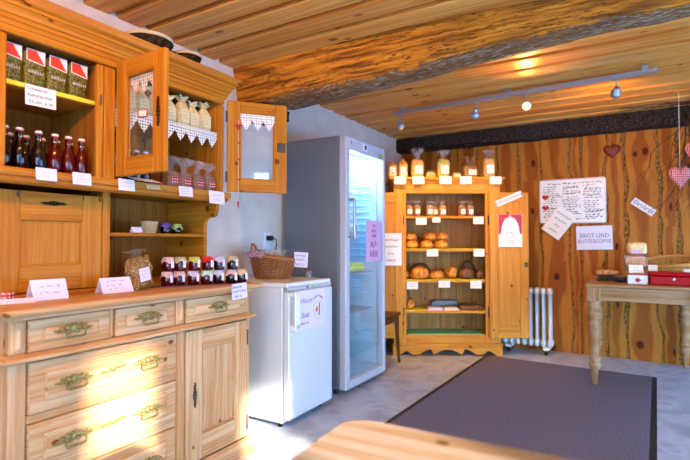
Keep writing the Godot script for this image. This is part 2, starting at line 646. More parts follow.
	M.nuts = speckled(noise_image(128, 128, 65, [Color(0.16, 0.07, 0.03), Color(0.50, 0.27, 0.10), Color(0.80, 0.54, 0.26), Color(0.36, 0.16, 0.06)], 13, 13, 2), 12.0, 0.5, 0.8)
	M.mushroom = speckled(noise_image(128, 128, 66, [Color(0.16, 0.09, 0.03), Color(0.52, 0.34, 0.13), Color(0.86, 0.68, 0.36), Color(0.34, 0.20, 0.07)], 9, 9, 2), 8.0, 0.55, 0.9)
	M.slices = speckled(noise_image(96, 96, 70, [Color(0.34, 0.19, 0.06), Color(0.66, 0.46, 0.20), Color(0.86, 0.70, 0.40)], 12, 12, 2), 9.0, 0.5)
	M.tea = speckled(noise_image(128, 128, 67, [Color(0.06, 0.07, 0.02), Color(0.26, 0.26, 0.05), Color(0.66, 0.58, 0.14), Color(0.10, 0.13, 0.03)], 10, 10, 3), 7.0, 0.35, 0.5)
	M.sack = speckled(noise_image(128, 128, 68, [Color(0.84, 0.72, 0.48), Color(0.93, 0.84, 0.62)], 5, 5), 6.0, 0.85)
	M.herbs = speckled(noise_image(128, 128, 69, [Color(0.22, 0.26, 0.10), Color(0.62, 0.64, 0.30), Color(0.90, 0.88, 0.66)], 12, 12, 2), 8.0, 0.6, 0.6)
	# cloths
	M.gingham = mat(Color.WHITE, 0.9)
	var gi := Image.create_empty(64, 64, false, Image.FORMAT_RGB8)
	for y in 64:
		for x in 64:
			var k := int((x / 4) % 2 == 0) + int((y / 4) % 2 == 0)
			gi.set_pixel(x, y, [Color(0.92, 0.86, 0.84), Color(0.72, 0.14, 0.17), Color(0.52, 0.02, 0.05)][k])
	M.gingham.albedo_texture = tex(gi)
	M.gingham.uv1_triplanar = true
	M.gingham.uv1_scale = Vector3.ONE * 9.0
	M.check = M.gingham.duplicate()
	var pi := Image.create_empty(64, 64, false, Image.FORMAT_RGB8)
	for y in 64:
		for x in 64:
			pi.set_pixel(x, y, Color(0.42, 0.16, 0.46) if ((x / 4) + (y / 4)) % 2 == 0 else Color(0.88, 0.82, 0.90))
	M.check.albedo_texture = tex(pi)
	var cl := [[Color(0.86, 0.78, 0.76), Color(0.72, 0.42, 0.46), Color(0.90, 0.86, 0.80)], [Color(0.85, 0.84, 0.72), Color(0.45, 0.55, 0.30), Color(0.86, 0.55, 0.50)], [Color(0.72, 0.70, 0.36), Color(0.52, 0.58, 0.16), Color(0.88, 0.83, 0.52)], [Color(0.80, 0.13, 0.08), Color(0.86, 0.20, 0.10), Color(0.70, 0.08, 0.06)], [Color(0.84, 0.82, 0.88), Color(0.55, 0.48, 0.66), Color(0.90, 0.88, 0.90)], [Color(0.62, 0.76, 0.74), Color(0.84, 0.86, 0.72), Color(0.50, 0.66, 0.58)], [Color(0.88, 0.70, 0.30), Color(0.86, 0.84, 0.82), Color(0.70, 0.48, 0.20)]]
	for i in cl.size():
		M["cloth%d" % i] = speckled(noise_image(96, 96, 80 + i, cl[i], 12, 12, 1), 9.0, 0.9)
	# crochet lace: holes are cut out of the picture
	var li := Image.create_empty(64, 64, false, Image.FORMAT_RGBA8)
	for y in 64:
		for x in 64:
			var p := Vector2(x % 16 - 7.5, y % 16 - 7.5)
			var q := Vector2((x + 8) % 32 - 15.5, (y + 8) % 32 - 15.5)
			var hole := (p.length() < 4.6 and q.length() > 6.0) or (q.length() < 3.2)
			li.set_pixel(x, y, Color(0.93, 0.90, 0.84, 0.0 if hole else 1.0))
	M.lace = mat(Color.WHITE, 0.9)
	M.lace.albedo_texture = tex(li)
	M.lace.transparency = BaseMaterial3D.TRANSPARENCY_ALPHA_SCISSOR
	M.lace.alpha_scissor_threshold = 0.5
	M.lace.cull_mode = BaseMaterial3D.CULL_DISABLED
	M.tube_light = mat(Color(0.9, 0.95, 1.0), 0.4)
	M.tube_light.emission_enabled = true
	M.tube_light.emission = Color(0.80, 0.92, 1.0)
	M.tube_light.emission_energy_multiplier = 3.0
	M.bulb = mat(Color(1.0, 0.9, 0.7), 0.3)
	M.bulb.emission_enabled = true
	M.bulb.emission = Color(1.0, 0.80, 0.48)
	M.bulb.emission_energy_multiplier = 14.0
	M.bulb_soft = mat(Color(1.0, 0.9, 0.7), 0.3)
	M.bulb_soft.emission_enabled = true
	M.bulb_soft.emission = Color(1.0, 0.82, 0.52)
	M.bulb_soft.emission_energy_multiplier = 4.0

# ------------------------------------------------------------------ the scene
func _ready() -> void:
	rng.seed = 77
	fnl.seed = 3
	fnl.frequency = 0.05
	# camera
	var cam := Camera3D.new()
	cam.name = "camera"
	add_child(cam)
	cam.position = Vector3(0, 1.1, 0)
	cam.rotation = Vector3(deg_to_rad(1.31), deg_to_rad(30.7), 0)
	var lens := CameraAttributesPhysical.new()
	lens.frustum_focal_length = 25.04
	lens.frustum_focus_distance = 2.6
	lens.exposure_aperture = 2.2
	lens.frustum_near = 0.05
	lens.frustum_far = 200.0
	cam.attributes = lens
	cam.current = true
	# sky
	var env := Environment.new()
	env.background_mode = Environment.BG_SKY
	var sky := Sky.new()
	var sm := ProceduralSkyMaterial.new()
	sm.sky_top_color = Color(0.44, 0.68, 0.96)
	sm.sky_horizon_color = Color(0.77, 0.93, 1.0)
	sm.ground_horizon_color = Color(0.74, 0.82, 0.92)
	sm.ground_bottom_color = Color(0.55, 0.57, 0.60)
	sm.sun_angle_max = 1.0
	sky.sky_material = sm
	env.sky = sky
	env.background_energy_multiplier = 24.0
	env.tonemap_mode = Environment.TONE_MAPPER_LINEAR
	env.tonemap_exposure = 1.0
	env.sdfgi_enabled = true
	env.ssao_enabled = true
	env.ssil_enabled = true
	var we := WorldEnvironment.new()
	we.name = "environment"
	we.environment = env
	add_child(we)
	# low sun through the window slots of the right wall
	var sun := DirectionalLight3D.new()
	sun.name = "sun"
	add_child(sun)
	sun.look_at_from_position(Vector3.ZERO, Vector3(-0.9, -0.33, -0.3))
	sun.light_color = Color(1.0, 0.97, 0.92)
	sun.light_energy = 7.0
	sun.light_angular_distance = 1.6
	sun.shadow_enabled = true
	make_materials()
	build_room()
	build_lamps()
	build_sideboard()
	build_hutch()
	build_small_fridge()
	build_display_fridge()
	build_bread_cabinet()
	build_table()
	build_wall_things()
	build_misc()

const XL := -2.32      # plaster wall
const ZB := -5.2       # face of the plank wall
const XR := 2.2
const ZF := 1.8
const YC := 2.305

func wall_with_openings(called: String, axis: int, at0: float, at1: float, lo: Vector2, hi: Vector2, holes: Array, m: Material) -> MeshInstance3D:
	# axis 0: a wall across x (runs along z); axis 2: across z (runs along x). holes: Rect2 in (run, y), sorted along the run
	var st := start()
	var x := lo.x
	var put := func(a: Vector2, b: Vector2):
		if b.x - a.x > 0.001 and b.y - a.y > 0.001:
			if axis == 0:
				bx(st, Vector3(at0, a.y, a.x), Vector3(at1, b.y, b.x), 0.0)
			else:
				bx(st, Vector3(a.x, a.y, at0), Vector3(b.x, b.y, at1), 0.0)
	for h in holes:
		put.call(Vector2(x, lo.y), Vector2(h.position.x, hi.y))
		put.call(Vector2(h.position.x, lo.y), Vector2(h.end.x, h.position.y))
		put.call(Vector2(h.position.x, h.end.y), Vector2(h.end.x, hi.y))
		x = h.end.x
	put.call(Vector2(x, lo.y), hi)
	return part(called, st, m)

func window_in(called: String, axis: int, at: float, r: Rect2, bars: int) -> void:
	var o := Node3D.new()
	o.name = called
	add_child(o)
	structure(o)
	var st := start()
	var f := 0.045
	var put := func(a: Vector2, b: Vector2, t: float):
		if axis == 0:
			bx(st, Vector3(at - t, a.y, a.x), Vector3(at + t, b.y, b.x), 0.004)
		else:
			bx(st, Vector3(a.x, a.y, at - t), Vector3(b.x, b.y, at + t), 0.004)
	put.call(r.position, Vector2(r.position.x + f, r.end.y), 0.03)
	put.call(Vector2(r.end.x - f, r.position.y), r.end, 0.03)
	put.call(r.position, Vector2(r.end.x, r.position.y + f), 0.03)
	put.call(Vector2(r.position.x, r.end.y - f), r.end, 0.03)
	for i in bars:
		var x: float = r.position.x + r.size.x * (i + 1.0) / (bars + 1.0)
		put.call(Vector2(x - 0.02, r.position.y), Vector2(x + 0.02, r.end.y), 0.02)
	part("window_frame", st, M.white_frame, o)
	st = start()
	put = func(a: Vector2, b: Vector2, t: float):
		if axis == 0:
			bx(st, Vector3(at - t, a.y, a.x), Vector3(at + t, b.y, b.x), 0.0)
		else:
			bx(st, Vector3(a.x, a.y, at - t), Vector3(b.x, b.y, at + t), 0.0)
	put.call(r.position + Vector2(f, f), r.end - Vector2(f, f), 0.002)
	part("pane", st, M.glass, o)

func build_room() -> void:
	structure(box("floor", Vector3(XL - 0.2, -0.15, ZB - 0.15), Vector3(XR + 0.2, 0, ZF + 0.2), M.concrete, null, 0.0))
	structure(box("unseen_ground", Vector3(-30, -0.4, -30), Vector3(30, -0.16, 30), M.unseen_ground, null, 0.0))  # out of view, kept pale to bounce daylight onto the ceiling
	structure(box("wall_left", Vector3(XL - 0.2, 0, ZB - 0.15), Vector3(XL, YC + 0.1, ZF + 0.2), M.plaster, null, 0.0))
	# right wall: unseen slots shaped for the sun patches; front wall: unseen broad window
	var slot_a := Rect2(-0.03, 0.15, 0.36, 2.02)
	var slot_b := Rect2(-0.95, 0.15, 0.46, 1.66)
	var unseen_low_glazing := Rect2(-4.95, 0.06, 3.65, 1.34)  # out of view, kept low to put daylight on floor and back wall
	structure(wall_with_openings("wall_right", 0, XR, XR + 0.2, Vector2(ZB - 0.15, 0), Vector2(ZF + 0.2, YC + 0.1), [unseen_low_glazing, slot_b, slot_a], M.plaster))
	window_in("unseen_window_1", 0, XR + 0.1, slot_a, 0)
	window_in("unseen_window_2", 0, XR + 0.1, slot_b, 0)
	window_in("unseen_window_4", 0, XR + 0.1, unseen_low_glazing, 3)
	# added wall, out of view, keeps the sun out of the wide glazing
	structure(box("wall_added_sun_block", Vector3(9.0, -0.16, -14.0), Vector3(9.4, 5.0, 1.1), M.unseen_ground, null, 0.0))
	var wide := Rect2(-0.3, 0.10, 2.3, 1.65)  # out of view, placed for soft daylight from behind the camera
	structure(wall_with_openings("wall_front", 2, ZF, ZF + 0.2, Vector2(XL, 0), Vector2(XR, YC + 0.1), [wide], M.plaster))
	window_in("unseen_window_3", 2, ZF + 0.1, wide, 2)
	# ceiling: a deck of boards with lower boards nailed over its joints
	var ceiling := box("ceiling", Vector3(XL, YC, ZB), Vector3(XR, YC + 0.09, ZF), M.ceil_b, null, 0.0, 0)
	structure(ceiling)
	var z := 1.75
	var i := 0
	while z > ZB + 0.17:
		var back := z < -2.7
		var period := 0.215 if back else 0.183
		var wide_b := 0.16 if back else 0.137
		if not (z < -2.42 and z > -2.70):
			var st := start()
			var lo := Vector3(XL, YC - 0.028, z - wide_b)
			var hi := Vector3(XR, YC, z)
			bx(st, lo, hi, 0.004, 0)
			part("plank", st, M.ceil if i % 3 else M.ceil_b, ceiling)
		z -= period
		i += 1
	# hewn tie beam
	var xs := [-2.32, -1.75, -1.16, -0.57, -0.11, 0.24, 1.2, 2.2]
	var nt := [-2.40, -2.41, -2.46, -2.51, -2.58, -2.63, -2.66, -2.68]
	var nb := [-2.47, -2.48, -2.53, -2.57, -2.63, -2.67, -2.70, -2.71]
	var yb := [2.01, 2.026, 2.06, 2.116, 2.155, 2.165, 2.16, 2.16]
	var fz := [-2.74, -2.74, -2.75, -2.78, -2.81, -2.83, -2.86, -2.88]
	var rows := []
	var n := 90
	for s in n + 1:
		var x: float = lerpf(xs[0], xs[-1], float(s) / n)
		var k := 0
		while k < xs.size() - 2 and x > xs[k + 1]:
			k += 1
		var t: float = (x - xs[k]) / (xs[k + 1] - xs[k])
		var zt: float = lerpf(nt[k], nt[k + 1], t)
		var zb: float = lerpf(nb[k], nb[k + 1], t)
		var y0: float = lerpf(yb[k], yb[k + 1], t)
		var zf: float = lerpf(fz[k], fz[k + 1], t)
		var ring := [Vector2(zt, YC), Vector2(lerpf(zt, zb, 0.25), lerpf(YC, y0, 0.25)), Vector2(lerpf(zt, zb, 0.5), lerpf(YC, y0, 0.5)), Vector2(lerpf(zt, zb, 0.8), lerpf(YC, y0, 0.8)), Vector2(zb - 0.012, y0 + 0.018), Vector2(zb - 0.05, y0), Vector2(lerpf(zb, zf, 0.5), y0 - 0.006), Vector2(zf + 0.04, y0 + 0.004), Vector2(zf, y0 + 0.04), Vector2(zf, lerpf(y0, YC, 0.6)), Vector2(zf, YC)]
		var row := []
		for q in ring.size():
			var p: Vector2 = ring[q]
			var amp := 0.0 if (q == 0 or q == ring.size() - 1) else 0.011
			var a := fnl.get_noise_3d(x * 90.0, q * 19.0, 5.0) + 0.6 * fnl.get_noise_3d(x * 260.0, q * 40.0, 9.0)
			var b := fnl.get_noise_3d(x * 80.0 + 300.0, q * 23.0, 1.0) + 0.6 * fnl.get_noise_3d(x * 240.0, q * 37.0, 70.0)
			row.append(Vector3(x, p.y + amp * b, p.x + amp * a))
		rows.append(row)
	var bst := start(true)
	sheet(bst, rows, false, 1.0, 1.0)
	# grain along u: swap so that u runs along the beam
	var beam_mesh := mesh_of(bst)
	var arr := beam_mesh.surface_get_arrays(0)
	var uv: PackedVector2Array = arr[Mesh.ARRAY_TEX_UV]
	for j in uv.size():
		uv[j] = Vector2(uv[j].y, uv[j].x)
	arr[Mesh.ARRAY_TEX_UV] = uv
	var am := ArrayMesh.new()
	am.add_surface_from_arrays(Mesh.PRIMITIVE_TRIANGLES, arr)
	structure(part_mesh("trim_1", am, M.beam))
	# dark wall plate above the planks
	var wst := start()
	rows = []
	for s in 61:
		var x := lerpf(XL, XR, s / 60.0)
		var row := []
		var w := 0.008
		for p in [Vector2(ZB + 0.13, YC - 0.03), Vector2(ZB + 0.135, 2.22), Vector2(ZB + 0.13, 2.15), Vector2(ZB + 0.11, 2.128), Vector2(ZB + 0.05, 2.125), Vector2(ZB, 2.12)]:
			row.append(Vector3(x, p.y + w * fnl.get_noise_2d(x * 110.0, p.x * 800.0), p.x + w * fnl.get_noise_2d(x * 120.0 + 70.0, p.y * 600.0)))
		rows.append(row)
	sheet(wst, rows)
	structure(part("trim_2", wst, M.dark_beam))
	# corbel under the beam at the plaster wall
	var cst := start(true)
	lump(cst, Vector3(-2.20, 1.985, -2.58), Vector3(0.14, 0.045, 0.16), 0.35, 0.10, 3.0, 24, 12, 5)
	structure(part("trim_3", cst, M.dark_bark))
	build_planks()
	# door mat
	var mat_node := thing("door_mat", "large dark brown floor mat with a black rubber border", "mat", Vector3(-0.56, 0.0, -3.55), -0.04)
	box("border", Vector3(-0.69, 0, -1.09), Vector3(0.69, 0.006, 1.09), M.rubber, mat_node, 0.003)
	box("carpet", Vector3(-0.655, 0.0055, -1.055), Vector3(0.655, 0.010, 1.055), M.carpet, mat_node, 0.002)

func build_planks() -> void:
	var back := box("wall_back", Vector3(XL, 0, ZB - 0.15), Vector3(XR, YC, ZB - 0.024), M.dark_bark, null, 0.0)
	structure(back)
	var seams := [-2.32, -2.10, -1.86, -1.64, -1.42, -1.20, -0.99, -0.77, -0.50, -0.405, -0.19, -0.034, 0.225, 0.374, 0.58, 0.80, 1.02, 1.27, 1.5, 1.74, 1.98, 2.2]
	var amps := [0.0, 0.010, 0.014, 0.010, 0.016, 0.012, 0.016, 0.010, 0.028, 0.012, 0.018, 0.014, 0.030, 0.010, 0.016, 0.014, 0.014, 0.014, 0.014, 0.014, 0.014, 0.0]
	var gaps := [0.0, 0.006, 0.012, 0.006, 0.010, 0.006, 0.013, 0.006, 0.011, 0.014, 0.015, 0.017, 0.016, 0.017, 0.010, 0.010, 0.01, 0.01, 0.01, 0.01, 0.01, 0.0]
	var n := 28
	var edge := func(i: int, y: float) -> float:
		return seams[i] + amps[i] * (2.0 * fnl.get_noise_2d(y * 26.0, i * 61.0) + 0.7 * fnl.get_noise_2d(y * 90.0, i * 91.0 + 7.0))
	var half := func(i: int, y: float, side: float) -> float:
		return maxf(0.0015, 0.75 * gaps[i] * (1.0 + 2.2 * fnl.get_noise_2d(y * 60.0 + side * 40.0, i * 33.0)))
	for i in seams.size() - 1:
		var st := start()
		var proud := 0.003 * (i % 2)
		for k in n:
			var y0 := 2.2 * k / n
			var y1 := 2.2 * (k + 1) / n
			var l0: float = edge.call(i, y0) + half.call(i, y0, 1.0)
			var l1: float = edge.call(i, y1) + half.call(i, y1, 1.0)
			var r0: float = edge.call(i + 1, y0) - half.call(i + 1, y0, -1.0)
			var r1: float = edge.call(i + 1, y1) - half.call(i + 1, y1, -1.0)
			var zf := ZB + proud
			var zb := ZB - 0.023
			var off := 0.37 * i
			var c := 0.005
			var q := [[l0 + c, y0, zf, 0.03], [l1 + c, y1, zf, 0.03], [r1 - c, y1, zf, 0.97], [r0 - c, y0, zf, 0.97]]
			for o in [0, 1, 2, 0, 2, 3]:
				vert(st, Vector3(q[o][0], q[o][1], q[o][2]), Vector2(q[o][3], q[o][1] / 2.2 + off))
			for sd in 2:
				var e0 := Vector3(l0 if sd == 0 else r0, y0, zb)
				var e1 := Vector3(l1 if sd == 0 else r1, y1, zb)
				var f0 := Vector3(l0 + c if sd == 0 else r0 - c, y0, zf)
				var f1 := Vector3(l1 + c if sd == 0 else r1 - c, y1, zf)
				var u := 0.0 if sd == 0 else 1.0
				for p in ([e0, e1, f1, e0, f1, f0] if sd == 0 else [f0, f1, e1, f0, e1, e0]):
					vert(st, p, Vector2(u, p.y / 2.2 + off))
		part("plank", st, M["plank%d" % (i * 2 % 3)], back)
	for i in range(1, seams.size() - 1):
		if gaps[i] < 0.004:
			continue
		var rows := []
		for k in 61:
			var y := 2.2 - 2.2 * k / 60.0
			var c: float = edge.call(i, y)
			var row := []
			for j in 5:
				var w := (j - 2) * 0.5
				var bump := 0.006 * fnl.get_noise_2d(y * 300.0, j * 50.0 + i * 13.0)
				row.append(Vector3(c + w * 0.044, y, ZB - 0.010 + bump - 0.012 * w * w))
			rows.append(row)
		var st := start()
		sheet(st, rows)
		part("bark_edge", st, M.bark, back)

func build_lamps() -> void:
	var track := thing("track_light_rail", "grey ceiling track rail carrying four small spot lamps", "track rail", Vector3(0, 0, 0))
	var a := Vector3(-1.80, 2.235, -3.88)
	var b := Vector3(0.17, 2.235, -3.78)
	var rail := box("rail", Vector3(-0.99, -0.016, -0.017), Vector3(0.99, 0.016, 0.017), M.silver, track)
	rail.position = (a + b) * 0.5
	rail.rotation.y = atan2(-(b.z - a.z), b.x - a.x)
	for x in [-1.7, -0.8, 0.1]:
		box("ceiling_clip", Vector3(x - 0.02, 2.245, -3.885 + (x + 1.8) * 0.05), Vector3(x + 0.02, 2.278, -3.855 + (x + 1.8) * 0.05), M.silver, track)
	# lamp head: hangs from the rail, points along its own -z
	var spots := [
		[-1.735, Vector3(-1.62, 1.02, -4.45), 1.4, "spot lamp at the left end of the ceiling track"],
		[-1.06, Vector3(-1.42, 1.12, -4.58), 1.4, "spot lamp second from the left on the ceiling track"],
		[-0.665, Vector3(-0.25, 0.9, -1.6), 1.3, "lit spot lamp on the ceiling track shining towards the viewer"],
		[-0.07, Vector3(-0.35, 1.45, -5.2), 0.8, "spot lamp at the right end of the ceiling track"]]
	for s in spots:
		var z: float = -3.88 + (s[0] + 1.80) * 0.05
		var h := thing("spot_lamp", s[3], "spot lamp", Vector3(s[0], 2.219, z), 0.0, "spot lamps on the ceiling track")
		lamp_head(h, s[1], s[2], 49.0 if s[0] < -1.0 else 76.0)
	# second rail with spots, out of view, placed to light the dresser
	var near := thing("track_light_rail", "unseen ceiling track rail over the near end of the room", "track rail", Vector3.ZERO)
	box("rail", Vector3(-0.75, 2.245, -0.55), Vector3(-0.715, 2.277, 0.75), M.silver, near)
	var aims := [[-0.45, Vector3(-2.0, 1.62, -1.75), 1.1], [0.05, Vector3(-2.0, 1.6, -1.2), 1.1], [0.55, Vector3(-2.0, 1.5, -0.8), 0.9]]
	var say := ["unseen near track spot lamp closest to the beam", "unseen near track spot lamp in the middle", "unseen near track spot lamp farthest from the beam"]
	for i in 3:
		var h := thing("spot_lamp", say[i], "spot lamp", Vector3(-0.7325, 2.245, aims[i][0]), 0.0, "unseen spot lamps over the near end of the room")
		lamp_head(h, aims[i][1], aims[i][2], 70.0)

func lamp_head(h: Node3D, aim: Vector3, energy: float, angle: float) -> void:
	var st := start(true)
	lathe(st, [[0.006, -0.06], [0.006, 0.0]], 10)
	part("stem", st, M.silver, h)
	st = start()
	lathe(st, [[0.0, -0.008], [0.022, -0.006], [0.022, 0.0], [0.0, 0.0]], 14)
	part("adapter", st, M.silver, h)
	var c := Vector3(0, -0.085, 0)
	var dir := (aim - (h.position + c)).normalized()
	var head := start(true)
	# profile along local y, mouth at the bottom
	lathe(head, [[0.032, -0.040], [0.033, -0.038], [0.033, -0.006], [0.030, -0.002], [0.021, 0.0], [0.020, 0.030], [0.017, 0.034], [0.0, 0.035]], 18)
	var hm := part("lamp_head", head, M.silver, h)
	hm.position = c
	var y := -dir
	var x := y.cross(Vector3(0.3, 0, 1)).normalized()
	hm.basis = Basis(x, y, x.cross(y)).orthonormalized()
	var bs := start(true)
	lump(bs, Vector3(0, -0.036, 0), Vector3(0.027, 0.010, 0.027), 1.0, 0.0, 1.0, 14, 8)
	part("bulb", bs, M.bulb, hm)
	var p := h.position + c + dir * 0.05
	var l := SpotLight3D.new()
	l.name = "light"
	h.add_child(l)
	l.look_at_from_position(p, aim)
	l.light_color = Color(1.0, 0.73, 0.34)
	l.light_energy = energy
	l.spot_angle = angle
	l.spot_angle_attenuation = 0.9
	l.spot_range = 14.0
	l.spot_attenuation = 2.0
	l.light_size = 0.025
	l.shadow_enabled = true

# ------------------------------------------------------------------ sideboard
var pull_mesh: ArrayMesh
var key_mesh: ArrayMesh

func make_fittings() -> void:
	var st := start(true)
	# pierced leaf plate: lobes spreading from the middle
	for q in [[0.0, 0.004, 0.011, 0.012], [0.016, 0.006, 0.010, 0.008], [0.030, 0.003, 0.011, 0.007], [0.043, 0.000, 0.008, 0.005], [0.052, 0.001, 0.005, 0.003], [0.012, -0.006, 0.008, 0.006], [0.036, 0.010, 0.006, 0.004], [0.022, 0.013, 0.005, 0.004], [0.006, 0.015, 0.005, 0.005]]:
		for sg in ([-1.0, 1.0] if q[0] > 0.0 else [1.0]):
			lump(st, Vector3(sg * q[0], q[1], 0.002), Vector3(q[2], q[3], 0.0045), 1.0, 0.0, 1.0, 10, 6)
	for sg in [-1.0, 1.0]:
		lump(st, Vector3(sg * 0.028, 0.0, 0.007), Vector3(0.005, 0.005, 0.008), 1.0, 0.0, 1.0, 8, 6)
	var pts := []
	var rad := []
	for i in 17:
		var t := PI * i / 16.0
		pts.append(Vector3(-cos(t) * (0.030 + 0.004 * sin(t * 2.0) * sin(t * 2.0)), -0.024 * pow(sin(t), 0.5) + 0.004 * pow(sin(t), 6.0), 0.012 + 0.004 * sin(t)))
		rad.append(0.0026 + 0.0016 * sin(t))
	tube(st, pts, rad, 7)
	pull_mesh = mesh_of(st)
	st = start(true)
	for q in [[0.0, 0.0, 0.008, 0.010], [0.012, 0.003, 0.008, 0.005], [0.012, -0.004, 0.007, 0.004], [0.024, 0.001, 0.008, 0.006], [0.034, 0.003, 0.006, 0.003], [0.036, -0.002, 0.006, 0.003], [0.044, 0.0, 0.005, 0.0025]]:
		for sg in ([-1.0, 1.0] if q[0] > 0.0 else [1.0]):
			lump(st, Vector3(sg * q[0], q[1] * sg, 0.002), Vector3(q[2], q[3], 0.004), 1.0, 0.0, 1.0, 10, 6)
	key_mesh = mesh_of(st)

func fit(called: String, me: Mesh, x: float, y: float, z: float, m: Material, parent: Node3D, roll := 0.0, size := 1.0) -> void:
	var o := part_mesh(called, me, m, parent)
	o.position = Vector3(x, y, z)
	o.rotation_order = EULER_ORDER_YXZ
	o.rotation = Vector3(0, PI / 2, roll)
	o.scale = Vector3.ONE * size

# a drawer front with a raised field, in the plane x
func drawer(parent: Node3D, x: float, y0: float, y1: float, z0: float, z1: float, m: Material, inset_y: float, inset_z: float) -> MeshInstance3D:
	var st := start()
	bx(st, Vector3(x - 0.22, y0, z0), Vector3(x, y1, z1), 0.003, 2)
	var d := part("drawer", st, m, parent)
	st = start()
	var zc0 := z0 - inset_z
	var zc1 := z1 + inset_z
	bx(st, Vector3(x - 0.004, y0 + inset_y, zc0), Vector3(x + 0.008, y1 - inset_y, zc1), 0.006, 2)
	part("raised_field", st, m, d)
	return d

func build_sideboard() -> void:
	make_fittings()
	var s := thing("sideboard", "stripped pine sideboard with brass pulls under the wall cupboard", "sideboard", Vector3.ZERO)
	var z0 := -0.785
	var z1 := -1.925
	var xb := -2.31
	var xf := -1.74
	box("side_panel", Vector3(xb, 0.05, z0), Vector3(xf - 0.03, 0.85, z0 - 0.022), M.strip, s, 0.003, 1)
	box("side_panel", Vector3(xb, 0.05, z1 + 0.022), Vector3(xf - 0.03, 0.85, z1), M.strip, s, 0.003, 1)
	box("back_panel", Vector3(xb, 0.05, z0 - 0.02), Vector3(xb + 0.012, 0.85, z1 + 0.02), M.strip_b, s)
	box("bottom_board", Vector3(xb + 0.01, 0.07, z0 - 0.02), Vector3(xf, 0.09, z1 + 0.02), M.strip_b, s)
	# top with a rounded nose and a cove below
	var st := start()
	moulding(st, xb, xf + 0.02, z0, z1, [[0.0, 0.838], [0.012, 0.840], [0.016, 0.848], [0.022, 0.852], [0.034, 0.854], [0.043, 0.859], [0.046, 0.867], [0.043, 0.876], [0.036, 0.880]])
	part("top", st, M.strip, s)
	# waist moulding
	st = start()
	moulding(st, xb, xf + 0.018, z0, z1, [[0.0, 0.697], [0.010, 0.698], [0.020, 0.701], [0.025, 0.707], [0.024, 0.714], [0.014, 0.719], [0.004, 0.722], [0.0, 0.724]])
	part("waist_moulding", st, M.strip_b, s)
	st = start()
	moulding(st, xb, xf + 0.018, z0, z1, [[0.018, 0.0], [0.020, 0.05], [0.016, 0.062], [0.006, 0.072], [0.0, 0.082]])
	part("plinth", st, M.strip, s)
	# stiles of the front
	for q in [[-0.785, -0.838, 0.724, 0.84], [-1.134, -1.152, 0.724, 0.84], [-1.442, -1.497, 0.724, 0.84], [-1.889, -1.925, 0.724, 0.84], [-0.785, -0.840, 0.08, 0.70], [-1.450, -1.500, 0.08, 0.70], [-1.903, -1.925, 0.08, 0.70]]:
		box("stile", Vector3(xf - 0.03, q[2], q[0]), Vector3(xf + 0.014, q[3], q[1]), M.strip, s, 0.006, 1)
	# facetted block at the near corner and on the middle stile
	for q in [[-0.790, -0.833], [-1.447, -1.492]]:
		st = start()
		var zc: float = (q[0] + q[1]) * 0.5
		var yl := 0.732
		var yh := 0.832
		b_lo = Vector3(-1.73, yl, q[1])
		b_g = 1
		var pk := [Vector3(-1.712, 0.755, zc), Vector3(-1.712, 0.81, zc)]
		var cn := [Vector3(-1.7265, yl, q[0]), Vector3(-1.7265, yl, q[1]), Vector3(-1.7265, yh, q[1]), Vector3(-1.7265, yh, q[0])]
		poly(st, [cn[0], cn[1], pk[0]], Vector3(1, -0.5, 0))
		poly(st, [cn[1], cn[2], pk[1], pk[0]], Vector3(1, 0, -0.5))
		poly(st, [cn[2], cn[3], pk[1]], Vector3(1, 0.5, 0))
		poly(st, [cn[3], cn[0], pk[0], pk[1]], Vector3(1, 0, 0.5))
		part("facet_block", st, M.strip_b, s)
	# upper drawers
	var x := -1.722
	for q in [[-0.842, -1.130], [-1.156, -1.438], [-1.501, -1.885]]:
		var d := drawer(s, x, 0.727, 0.835, q[0], q[1], M.strip if q[0] > -1.3 else M.strip_b, 0.030, 0.045)
		fit("pull", pull_mesh, x + 0.008, 0.785, (q[0] + q[1]) * 0.5, M.brass, d, 0.0, 1.22)
	# large drawers with rails between
	var ys := [[0.520, 0.692], [0.318, 0.486], [0.105, 0.284]]
	for i in 3:
		var d := drawer(s, x, ys[i][0], ys[i][1], -0.844, -1.446, M.strip_b if i == 1 else M.strip, 0.034, 0.050)
		fit("pull", pull_mesh, x + 0.008, ys[i][0] + 0.083, -0.993, M.brass, d, 0.0, 1.22)
		fit("pull", pull_mesh, x + 0.008, ys[i][0] + 0.083, -1.298, M.brass, d, 0.0, 1.22)
		fit("keyhole_plate", key_mesh, x + 0.008, ys[i][0] + 0.089, -1.143, M.brass, d, 0.1, 1.15)
		box("rail", Vector3(xf - 0.03, ys[i][0] - 0.032, -0.84), Vector3(xf + 0.010, ys[i][0] - 0.002, -1.45), M.strip, s, 0.003, 2)
	# door with a sunk panel
	var zl := -1.504
	var zr := -1.900
	st = start()
	bx(st, Vector3(x - 0.022, 0.09, zl), Vector3(x, 0.690, zl - 0.095), 0.003, 1)
	bx(st, Vector3(x - 0.022, 0.09, zr + 0.085), Vector3(x, 0.690, zr), 0.003, 1)
	bx(st, Vector3(x - 0.022, 0.598, zl - 0.095), Vector3(x, 0.690, zr + 0.085), 0.003, 2)
	bx(st, Vector3(x - 0.022, 0.09, zl - 0.095), Vector3(x, 0.205, zr + 0.085), 0.003, 2)
	var door := part("door", st, M.strip_b, s)
	box("panel", Vector3(x - 0.020, 0.200, zl - 0.09), Vector3(x - 0.012, 0.602, zr + 0.08), M.strip, door, 0.001, 1)
	st = start()
	for e in [[0.205, 0.215, -1.599, -1.815], [0.588, 0.598, -1.599, -1.815]]:
		bx(st, Vector3(x - 0.014, e[0], e[2]), Vector3(x - 0.004, e[1], e[3]), 0.004)
	bx(st, Vector3(x - 0.014, 0.205, -1.599), Vector3(x - 0.004, 0.598, -1.609), 0.004)
